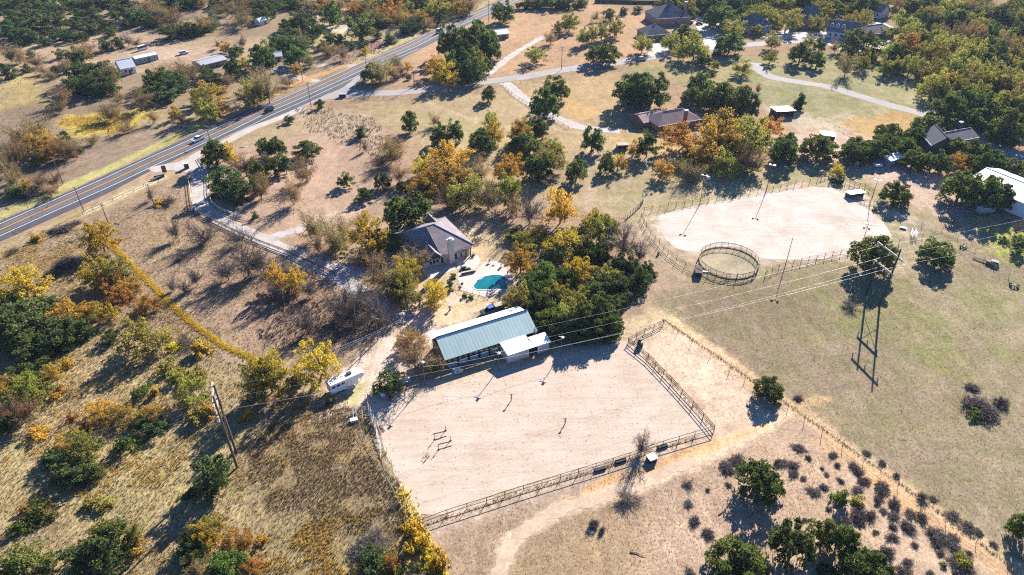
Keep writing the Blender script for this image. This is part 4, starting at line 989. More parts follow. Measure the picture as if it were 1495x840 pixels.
# ------------------------------------------------------------------ small things about the ranch
def box_thing(name, label, cat, px, d, rz, mat, lid=None, legs=0, group=None, z0=0):
    t = thing(name, label, cat, P(*px), rz, group); w, l, h = d
    MB().box((0, 0, z0 + h / 2), (w, l, h)).build('body', mat, t)
    if lid: MB().box((0, 0, z0 + h + .05), (w + .25, l + .25, .1)).build('lid', lid, t)
    if legs:
        for x in (-w / 2 + .1, w / 2 - .1):
            for y in (-l / 2 + .1, l / 2 - .1): MB().box((x, y, z0 / 2), (.1, .1, z0)).build('leg', 'metal_dark', t)
    return t
box_thing('feed_bunk', 'square pale topped box beside the small bare tree at the arena', 'box', (951, 672), (1.7, 1.5, 1.0), R(25), 'metal_dark', 'metal_white')
box_thing('water_trough', 'long dark trough under the arena fence right of the bare tree', 'trough', (967, 653), (2.2, .7, .5), R(22), 'rubber')
box_thing('water_trough', 'long dark trough under the arena fence left of the bare tree', 'trough', (906, 674), (2.4, .7, .45), R(20), 'rubber')
box_thing('water_trough', 'leftmost long dark trough under the front arena fence', 'trough', (876, 686), (2.4, .7, .45), R(20), 'rubber')
box_thing('utility_box', 'dark green utility box at the mouth of the side road', 'box', (500.5, 142), (3.0, 1.6, 1.5), R(5), 'metal_dark', 'metal_grey')
box_thing('feed_box', 'dark square box at the left rim of the round pen', 'box', (1019, 400), (1.8, 3.4, 1.4), R(-8), 'metal_dark', 'rubber')
box_thing('plank', 'white plank lying against the dark box by the round pen', 'plank', (1029, 397.5), (2.6, .5, .3), R(-8), 'pvc_white')
box_thing('entry_sign', 'brown rusty sign panel standing at the ranch gate', 'sign', (241, 253), (1.5, .25, 2.6), R(15), 'pipe_rust', z0=.3)
box_thing('gate_pier', 'dark stone pier with pale cap right of the ranch gate', 'pier', (273, 246), (1.6, 1.2, 2.0), R(28), 'metal_dark', 'trim_white')
box_thing('gate_wall', 'low green-grey wall at the ranch gate left of the sign', 'wall', (233, 260), (3.4, .5, 1.2), R(35), 'green_wall', 'wood_grey')
box_thing('water_heater_tank', 'small white tank in shade at the upper left arena corner', 'tank', (560, 577), (1.0, 1.0, 1.0), 0, 'paint_white')
box_thing('shed_box', 'little white box under the arena back trees', 'box', (1034, 262), (1.2, .8, 1.0), R(20), 'paint_white', 'metal_white')
def barrel(label, px, mat, n=1, group=None):
    t = thing('barrel', label, 'barrel', P(*px), 0, group)
    MB().tube((0, 0, 0), (0, 0, .9), .32, n=12).build('drum', mat, t); MB().tube((0, 0, .9), (0, 0, .96), .34, n=12).build('rim', 'rubber', t)
barrel('red barrel in the shade at the arena corner', (570, 584), 'paint_red'); barrel('green barrel left of the upper arena fence', (961, 372), 'paint_green')
# dark tyre feeder standing in the side run
t = thing('tub_feeder', 'dark upright feeder with pale top in the run beside the arena', 'feeder', P(934, 506), R(20))
MB().tube((0, 0, 0), (0, 0, 1.3), .75, n=12).build('tub', 'rubber', t); MB().tube((.3, .6, 0), (.3, .6, 1.9), .45, n=12).build('drum', 'metal_dark', t); MB().box((.1, .1, 1.36), (.8, .7, .12)).build('lid', 'metal_grey', t)
# jumps in the sand
GJ = 'jump standards on the lower sand arena'
for k, (px, w) in enumerate((((650.6, 629), 'back right'), ((635, 642), 'back left'), ((657.6, 644), 'front right'), ((640.5, 657), 'front left'))):
    t = thing('jump_standard', 'dark jump standard on its cross foot, %s of the four' % w, 'jump', P(*px), R(20), GJ)
    MB().box((0, 0, .75), (.09, .09, 1.5)).build('upright', 'metal_dark', t); MB().box((0, 0, .05), (.7, .1, .1)).box((0, 0, .055), (.1, .7, .1)).build('foot', 'metal_dark', t)
    MB().box((.12, 0, 1.1), (.15, .2, .12)).build('cup', 'metal_grey', t)
for lb, a, b in (('pole lying between the back pair of jump standards', (650, 630), (632, 634)), ('pole lying between the front pair of jump standards', (657, 645), (640, 649)),
                 ('pole lying behind the left front jump standard', (652, 637), (636, 642.5)), ('pole on the sand nearest the front of the jumps', (660, 651), (641, 656.5))):
    MB().tube(P(*a) + Vector((0, 0, .10)), P(*b) + Vector((0, 0, .10)), .05, n=7).build('jump_pole', 'wood_pole', None, label=lb, cat='pole')
for lb, px, h in (('lone post with a crossbar standing in the sand below the barn', (746.5, 585), 1.9), ('lone marker post in the sand near the arena right side', (825, 619), 1.6)):
    t = thing('marker_post', lb, 'post', P(*px), R(20)); MB().box((0, 0, h / 2), (.14, .14, h)).build('upright', 'metal_dark', t); MB().box((0, 0, h * .95), (.5, .16, .25)).build('top', 'metal_dark', t); MB().box((0, 0, h * .45), (.5, .1, .1)).build('crossbar', 'metal_dark', t)
# white poles leaning along the arena edge
GP = 'white poles leaning in a row at the arena left edge'
q0 = [(540, 590), (547, 606), (552, 622), (556, 640), (560, 655)]
for k in range(16):
    f = k / 15 * (len(q0) - 1.001); i = int(f); x = q0[i][0] + (q0[i + 1][0] - q0[i][0]) * (f - i) - 3; y = q0[i][1] + (q0[i + 1][1] - q0[i][1]) * (f - i)
    a = P(x, y, .05); d = Vector((random.uniform(.1, .5), -random.uniform(1.6, 2.8), 0))
    MB().tube(a + Vector((0, 0, .9 + random.random() * .3)), a + d + Vector((0, 0, .08)), .055, n=6).build('white_pole', 'pvc_white', None, label='white pole leaning in the weedy row at the arena left edge', cat='pole', group=GP)
for k, (x, y) in enumerate(((521, 598), (529, 600), (538, 597), (516, 602))):
    a = P(x, y); MB().tube(a + Vector((0, 0, 1.3)), a + Vector((.4, -2.2, .05)), .07, n=6).build('white_pole', 'pvc_white', None, label='white plank propped by the short fence behind the trailer', cat='pole', group='white planks near the trailer')
t = thing('white_crate', 'white crate lying in the weeds left of the leaning poles', 'crate', P(517, 615), R(20)); MB().box((0, 0, .3), (1.5, .9, .6)).build('body', 'pvc_white', t); MB().box((0, 0, .63), (1.6, 1.0, .06)).build('lid', 'paint_white', t)
# table and chairs in the shade, patio furniture
def table(label, px, rz, top='pvc_white'):
    t = thing('picnic_table', label, 'table', P(*px), rz); MB().box((0, 0, .75), (1.9, .9, .07)).build('tabletop', top, t)
    for s in (-1, 1): MB().box((0, s * .85, .45), (1.9, .3, .06)).build('bench', top, t)
    for x in (-.7, .7): MB().box((x, 0, .36), (.1, 1.7, .08)).box((x, 0, .4), (.1, .1, .7)).build('leg', top, t)
table('white picnic table in shade right of the green bush by the barn', (592, 556), R(25))
table('dark picnic table on the grass in front of the brick house', (962, 193), R(10), 'metal_dark')
table('white table in the shade in front of the barn stalls', (668, 543), R(26))
GC = 'white chairs around the pool'
for k, (x, y, lb) in enumerate(((715, 384, 'white patio chair behind the pool, leftmost of three'), (722, 386, 'white patio chair behind the pool, middle of three'), (733, 389, 'white patio chair behind the pool, rightmost of three'), (674, 417, 'dark chair on the left part of the pool patio'))):
    t = thing('patio_chair', lb, 'chair', P(x, y, .05), R(k * 70), GC); mt = 'pvc_white' if k < 3 else 'metal_dark'
    MB().box((0, 0, .45), (.7, .7, .06)).build('seat', mt, t); MB().box((0, .33, .8), (.7, .06, .7)).build('backrest', mt, t)
    for sx in (-.3, .3):
        for sy in (-.3, .3): MB().box((sx, sy, .21), (.06, .06, .42)).build('leg', mt, t)
for lb, px in (('dark planter with plants at the patio corner by the house', (677, 393)), ('low dark planter on the patio above the pool', (683, 395))):
    t = thing('planter', lb, 'planter', P(*px), R(20)); MB().box((0, 0, .3), (1.6, .8, .6)).build('tub', 'metal_dark', t); MB().box((0, 0, .7), (1.4, .6, .3)).build('plants', 'green_wall', t)
t = thing('patio_wall', 'low dark retaining wall between the house patio and pool deck', 'wall', P(684, 399), R(21)); MB().box((0, 0, .35), (4.2, .4, .6)).build('body', 'brick_wall', t); MB().box((0, 0, .68), (4.3, .55, .08)).build('coping', 'patio', t)
for lb, px in (('dark stump shaped post in the yard left of the pool', (613, 444)), ('dark stump shaped post in the yard above the barn roof', (657, 453))):
    t = thing('bird_bath', lb, 'post', P(*px)); MB().tube((0, 0, 0), (0, 0, .9), .22, .16, n=9).build('pedestal', 'metal_dark', t); MB().tube((0, 0, .9), (0, 0, 1.05), .3, .5, n=10).build('bowl', 'metal_dark', t)
# loader frame right of the barn
t = thing('loader', 'small white framed loader in the shade right of the barn', 'tractor', P(795, 481), R(100))
MB().box((0, 0, .9), (2.2, 1.1, .7)).build('body', 'paint_red', t); MB().box((-.5, -.5, 1.6), (.07, .07, 1.5)).box((-.5, .5, 1.6), (.07, .07, 1.5)).box((.5, -.5, 1.6), (.07, .07, 1.5)).box((.5, .5, 1.6), (.07, .07, 1.5)).box((0, 0, 2.35), (1.2, 1.2, .08)).build('canopy_frame', 'pvc_white', t)
for x in (-.8, .8):
    for y in (-.65, .65): add_wheel(t, x, y, .45)
MB().box((1.6, 0, .4), (.7, 1.6, .5)).build('bucket', 'metal_grey', t)
# farm implements along the right lane
t = thing('hay_rake', 'rusty red farm implement on the fence line at the right', 'implement', P(1448, 386), R(-35))
MB().box((0, 0, .7), (3.4, 1.7, .5)).build('frame', 'pipe_rust', t); MB().tube((-1.5, 0, .6), (-5.2, .2, .35), .12, n=6).tube((-1.5, .5, .6), (-5.0, .7, .3), .1, n=6).build('drawbar', 'wood_pale', t)
MB().box((.4, 0, 1.1), (1.8, 1.4, .4)).build('hopper', 'metal_dark', t)
for x in (-.9, .9):
    for y in (-.9, .9): add_wheel(t, x, y, .42)
for lb, px in (('dark plough parked right of the lone pasture oak', (1408, 362)), ('dark harrow with wheels at the right edge of the pasture', (1480, 420)), ('dark implement on the lane below the shaded trees', (1390, 325))):
    t = thing('plough', lb, 'implement', P(*px), R(random.uniform(-40, 40)))
    MB().box((0, 0, .6), (2.0, .25, .2)).box((0, .5, .6), (.25, 1.6, .2)).build('frame', 'metal_dark', t)
    for x in (-.7, 0, .7): MB().tube((x, -.1, .6), (x + .1, -.4, .05), .14, .05, n=6).build('tine', 'pipe_rust', t)
    add_wheel(t, .9, .8, .4); add_wheel(t, -.9, .8, .4)
t = thing('stock_trailer', 'white stock trailer parked in the oak shade at the right', 'trailer', P(1437, 311), R(12))
MB().box((0, 0, 1.3), (5.6, 2.1, 1.7)).build('body', 'paint_silver', t); MB().box((0, 0, 2.2), (5.8, 2.3, .1)).build('roof', 'metal_white', t)
for x in (-.5, .5):
    for y in (-1.0, 1.0): add_wheel(t, x, y, .38)
t = thing('cattle_chute', 'grey metal cattle chute at the fence corner right of the arena', 'chute', P(1333, 345), R(80))
for y in (-.5, .5):
    for z in (.4, .9, 1.4, 1.9): MB().box((0, y, z), (3.0, .06, .12)).build('bar', 'metal_white', t)
    for x in (-1.5, 0, 1.5): MB().box((x, y, 1.0), (.1, .08, 2.1)).build('upright', 'metal_grey', t)
t = thing('concrete_culvert', 'pale bench shaped slab at the path right of the arena', 'slab', P(1318, 334), R(-30)); MB().box((0, 0, .3), (1.8, .8, .4)).build('top', 'metal_grey', t); MB().box((-.6, 0, .1), (.2, .6, .25)).box((.6, 0, .1), (.2, .6, .25)).build('foot', 'metal_dark', t)
t = thing('small_trailer', 'small white trailer in shade left of the blue shed', 'trailer', P(1281, 244), R(10)); MB().box((0, 0, .8), (2.6, 1.4, .9)).build('body', 'paint_white', t); add_wheel(t, -.4, -.7, .3); add_wheel(t, .4, -.7, .3)  # small white trailer body on wheels
# fallen branches
def branch(label, px, L_, rz, mat='wood_pole'):
    t = thing('fallen_branch', label, 'branch', P(*px), rz); m = MB(); p = Vector((-L_ / 2, 0, .12)); d = 0
    for k in range(6):
        d += random.uniform(-.5, .5); q_ = p + Vector((math.cos(d), math.sin(d), random.uniform(-.02, .05))) * L_ / 6; m.tube(p, q_, .11 - k * .012, .10 - k * .012, n=5)
        if k in (1, 3): m.tube(q_, q_ + Vector((math.cos(d + 1.2), math.sin(d + 1.2), .25)) * .7, .05, .02, n=4)
        p = q_
    m.build('limb', mat, t)
branch('dead dark branch lying on the open ground at the bottom', (930, 813), 3.0, R(-40)); branch('dead branch at the edge of the bottom right oak shade', (1058, 751), 2.4, R(5)); branch('log in the field left of the golden thicket', (354, 216), 2.6, R(5))
for k, (x, y, lb) in enumerate(((863, 777, 'white rock patch beside the small dark bush at the bottom'), (880, 218, 'pale boulder by the track in the middle field'))):
    bm = bmesh.new(); bmesh.ops.create_icosphere(bm, subdivisions=2, radius=.6)
    for v in bm.verts: v.co *= random.uniform(.75, 1.2); v.co.z *= .45
    me = bpy.data.meshes.new('boulder'); bm.to_mesh(me); bm.free(); me.materials.append(MATS['rock']); link('boulder', me, None, P(x, y), None, lb, 'rock')
# ------------------------------------------------------------------ vegetation: materials
leaf_mat('oak_leaf', (.056, .084, .022), (.125, .160, .040), (.215, .245, .066), .42)
leaf_mat('cedar_leaf', (.052, .080, .028), (.098, .135, .042), (.170, .200, .066), .38)
leaf_mat('green_leaf', (.070, .105, .024), (.120, .165, .034), (.195, .225, .056), .38)
leaf_mat('gold_leaf', (.285, .195, .032), (.480, .325, .040), (.630, .445, .060), .48)
leaf_mat('rust_leaf', (.265, .155, .038), (.440, .260, .048), (.570, .370, .070), .47)
leaf_mat('olive_leaf', (.150, .155, .040), (.290, .275, .056), (.450, .390, .080), .45)
leaf_mat('brown_leaf', (.150, .112, .066), (.270, .190, .086), (.390, .275, .105), .40)
leaf_mat('grey_twig', (.085, .066, .058), (.155, .122, .108), (.240, .195, .175), .10)
leaf_mat('dark_brush', (.022, .020, .022), (.080, .068, .068), (.270, .225, .205), .15)
leaf_mat('straw', (.310, .225, .130), (.440, .330, .195), (.560, .430, .270), .58)
leaf_mat('weed_yellow', (.400, .290, .036), (.590, .440, .050), (.720, .560, .090), .58)
leaf_mat('weed_dark', (.120, .095, .045), (.190, .145, .070), (.260, .200, .095), .45)
surf('bark', (.105, .082, .066), .95, var=.25, scale=2.5)
surf('bark_grey', (.20, .165, .14), .95, var=.2, scale=2.5)

def rand_dirs(n):
    v = rng.normal(size=(n, 3)); return v / np.linalg.norm(v, axis=1)[:, None]
def leaves(centres, outdir, size, name, mat, bias=.55, elong=1.0):
    n = len(centres); nrm = outdir * bias + rand_dirs(n) * (1 - bias * .5); nrm /= np.linalg.norm(nrm, axis=1)[:, None] + 1e-9
    t = rand_dirs(n); u = np.cross(nrm, t); u /= np.linalg.norm(u, axis=1)[:, None] + 1e-9; w = np.cross(nrm, u)
    s = (size * rng.uniform(.55, 1.3, n))[:, None]; a = u * s * elong; b = w * s * .62
    bend = nrm * s * .25
    V = np.stack([centres - a - bend, centres - b * .9 + bend * .4, centres + a - bend, centres + b + bend * .4], 1).reshape(-1, 3)
    return V, np.arange(n * 4).reshape(n, 4)
def fit(V, C=None):
    """stretch to a unit radius and a half height of one"""
    for k in (0, 1, 2):
        lo, hi = np.percentile(V[:, k], (1.0, 99.0)) if k < 2 else np.percentile(V[:, k], (1.5, 99.0))
        a, b = 2 / (hi - lo), -(hi + lo) / (hi - lo); V[:, k] = V[:, k] * a + b
        if C is not None: C[:, k] = C[:, k] * a + b
    return V
def clump_crown(name, mat, nclump, nleaf, leaf, rad, shape='round', fill=.25, squash=.75, stretch=.45):
    """leaf clumps through the volume of a unit crown (radius 1, half height 1)"""
    d = rand_dirs(nclump)
    if shape == 'round': d[:, 2] = np.abs(d[:, 2]) * 1.3 - .42
    elif shape == 'full': d[:, 2] = d[:, 2]
    elif shape == 'column': pass
    d /= np.linalg.norm(d, axis=1)[:, None]
    rr = rng.uniform(.46 if stretch > .2 else .58, .84 if stretch > .2 else .78, nclump); rr[: int(nclump * fill)] *= .45
    C = d * rr[:, None]
    if shape == 'cone': C[:, :2] *= (np.clip(.95 - .55 * (C[:, 2:3] + .6), .25, 1.1))
    C *= 1 + rng.normal(size=(nclump, 1)) * .07
    per = nleaf // nclump; cs = []; od = []
    for k in range(nclump):
        r = rad * rng.uniform(.65, 1.25); q = rand_dirs(per); q[:, 2] = np.where(q[:, 2] < -.3, -q[:, 2] * .7, q[:, 2])
        l = rng.uniform(.55, 1.05, per)[:, None] ** .7
        out_ = C[k] / (np.linalg.norm(C[k]) + 1e-6) * .8 + np.array((0, 0, .35)); out_ /= np.linalg.norm(out_)
        off = q * l * r * np.array((1, 1, squash)) * .86; al = off @ out_; off = off + out_ * (al * stretch)[:, None]
        cs.append(C[k] + off); od.append(q + np.array((0, 0, .35)))
    cs = np.concatenate(cs); od = np.concatenate(od); od /= np.linalg.norm(od, axis=1)[:, None]
    V, F = leaves(cs, od, leaf, name, mat)
    return np_mesh(name, fit(V, C), F, mat), C
def limbs(m, C, r0=.055, top=0.0, n=9, z0=-1.0, lean=.06):
    """a tapered trunk from z0 up and limbs into the crown; unit crown centred on 0"""
    base = Vector((0, 0, z0)); k = Vector((rng.normal() * lean, rng.normal() * lean, z0 + (0 - z0) * .45)); tp = Vector((rng.normal() * lean, rng.normal() * lean, .15))
    m.tube(base, k, r0 * 1.25, r0, 7, False); m.tube(k, tp, r0, r0 * .5, 6, False)
    idx = rng.permutation(len(C))[:n]
    for i in idx:
        c = Vector(C[i]); st = k.lerp(tp, rng.uniform(0, .8)); md = st.lerp(c, .55) + Vector((0, 0, .08))
        m.tube(st, md, r0 * .5, r0 * .32, 5, False); m.tube(md, c, r0 * .32, r0 * .12, 4, False)
    return m
def twig_crown(name, mat, nb, ntw, ln, thick, shape=.3):
    """bare branching: boughs that fork, thinning to sprays of twigs; flat slivers"""
    P0 = []; P1 = []; TH = []
    for _ in range(nb):
        d = rand_dirs(1)[0]; d[2] = abs(d[2]) * .9 + shape; d /= np.linalg.norm(d); p = np.array((0, 0, -.75)); dirn = d.copy(); seg = 5
        L_ = rng.uniform(.75, 1.1) * (1.55 if d[2] > .6 else 1.2)
        for s in range(seg):
            q = p + dirn * L_ / seg; P0.append(p); P1.append(q); TH.append(thick * 3.2 * (1 - s / seg * .7))
            for _ in range(ntw):
                td = dirn + rng.normal(size=3) * .75; td /= np.linalg.norm(td); st = p + (q - p) * rng.uniform(); e = st + td * ln * rng.uniform(.5, 1.2)
                P0.append(st); P1.append(e); TH.append(thick * 1.1)
                for _ in range(3):
                    t2 = td + rng.normal(size=3) * .7; t2 /= np.linalg.norm(t2); s2 = st + (e - st) * rng.uniform(.3, 1); P0.append(s2); P1.append(s2 + t2 * ln * .6 * rng.uniform(.5, 1.2)); TH.append(thick * .7)
            dirn = dirn + rng.normal(size=3) * .28; dirn[2] += .06; dirn /= np.linalg.norm(dirn); p = q
    P0 = np.array(P0); P1 = np.array(P1); TH = np.array(TH)[:, None]; n = len(P0)
    ax = P1 - P0; u = np.cross(ax, rand_dirs(n)); u /= np.linalg.norm(u, axis=1)[:, None] + 1e-9
    V = np.stack([P0 - u * TH, P0 + u * TH, P1 + u * TH * .35, P1 - u * TH * .35], 1)
    return V.reshape(-1, 3), np.arange(n * 4).reshape(n, 4)
PROTO = {}
def proto(kind):
    if kind in PROTO: return PROTO[kind]
    out = []
    for i in range(5):
        tm = MB()
        if kind == 'O': cr, C = clump_crown('crown', 'oak_leaf', 70, 7000, .045, .22, 'round', .22, .9, .15); limbs(tm, C, .062, n=10)
        elif kind == 'J': cr, C = clump_crown('crown', 'cedar_leaf', 46, 5000, .050, .25, 'full', .3, .95); limbs(tm, C, .05, n=6)
        elif kind == 'C': cr, C = clump_crown('crown', 'cedar_leaf', 34, 3400, .052, .24, 'cone', .3, 1.0); limbs(tm, C, .05, n=5)
        elif kind == 'L': cr, C = clump_crown('crown', 'green_leaf', 44, 4200, .050, .24, 'round', .2, .85); limbs(tm, C, .05, n=10)
        elif kind in 'YNE':
            cr, C = clump_crown('crown', {'Y': 'gold_leaf', 'N': 'rust_leaf', 'E': 'olive_leaf'}[kind], 52, 5200, .036, .20, 'round', .2, .9, .8); limbs(tm, C, .045, n=16, lean=.1)
        elif kind == 'T':
            V, F = twig_crown('crown', 'brown_leaf', 16, 6, .34, .0085); V = fit(V)
            tip = V.reshape(-1, 4, 3)[:, 2, :]; sel = rng.permutation(len(tip))[:1300]; c2 = tip[sel] + rng.normal(size=(1300, 3)) * .05
            V2, F2 = leaves(c2, rand_dirs(1300), .046, '', '')
            cr = np_mesh('crown', np.concatenate([V, V2]), np.concatenate([F, F2 + len(V)]), 'brown_leaf'); C = tip[rng.permutation(len(tip))[:40]] * .8; limbs(tm, C, .04, n=14, lean=.12)
        elif kind == 'B':
            V, F = twig_crown('crown', 'grey_twig', 17, 7, .36, .0085); V = fit(V); cr = np_mesh('crown', V, F, 'grey_twig'); C = V.reshape(-1, 4, 3)[:, 2, :]; C = C[rng.permutation(len(C))[:40]] * .8; limbs(tm, C, .04, n=14, lean=.12)
        trunk = tm.mesh('trunk', 'bark_grey' if kind in 'BT' else 'bark', False)
        out.append((trunk, cr))
    PROTO[kind] = out
    return out
def shrub_proto(kind):
    k = 's' + kind
    if k in PROTO: return PROTO[k]
    out = []
    for i in range(4):
        if kind in 'bd':
            V, F = twig_crown('shrub', 'x', 16, 7, .5, .016 if kind == 'd' else .011, .15); V[:, 2] = V[:, 2] * .8 + .2
            if kind == 'd':
                n = 700; q = rand_dirs(n); q[:, 2] = np.abs(q[:, 2]); q *= rng.uniform(.35, 1.0, n)[:, None] ** .5 * (1 + .22 * np.sin(q[:, :1] * 7 + i) + .15 * np.cos(q[:, 1:2] * 9)); q[:, 2] = q[:, 2] * 1.3 - .85
                V2, F2 = leaves(q, rand_dirs(n), .085, '', ''); V = np.concatenate([V, V2]); F = np.concatenate([F, F2 + len(V) - len(V2)])
            me = np_mesh('shrub', V, F, 'dark_brush' if kind == 'd' else 'grey_twig')
        else:
            me, C = clump_crown('shrub', {'g': 'green_leaf', 'o': 'rust_leaf', 'y': 'weed_yellow', 'j': 'cedar_leaf', 'e': 'olive_leaf'}[kind], 15, 900, .10, .40, 'round', .3, .8)
        out.append(me)
    PROTO[k] = out
    return out

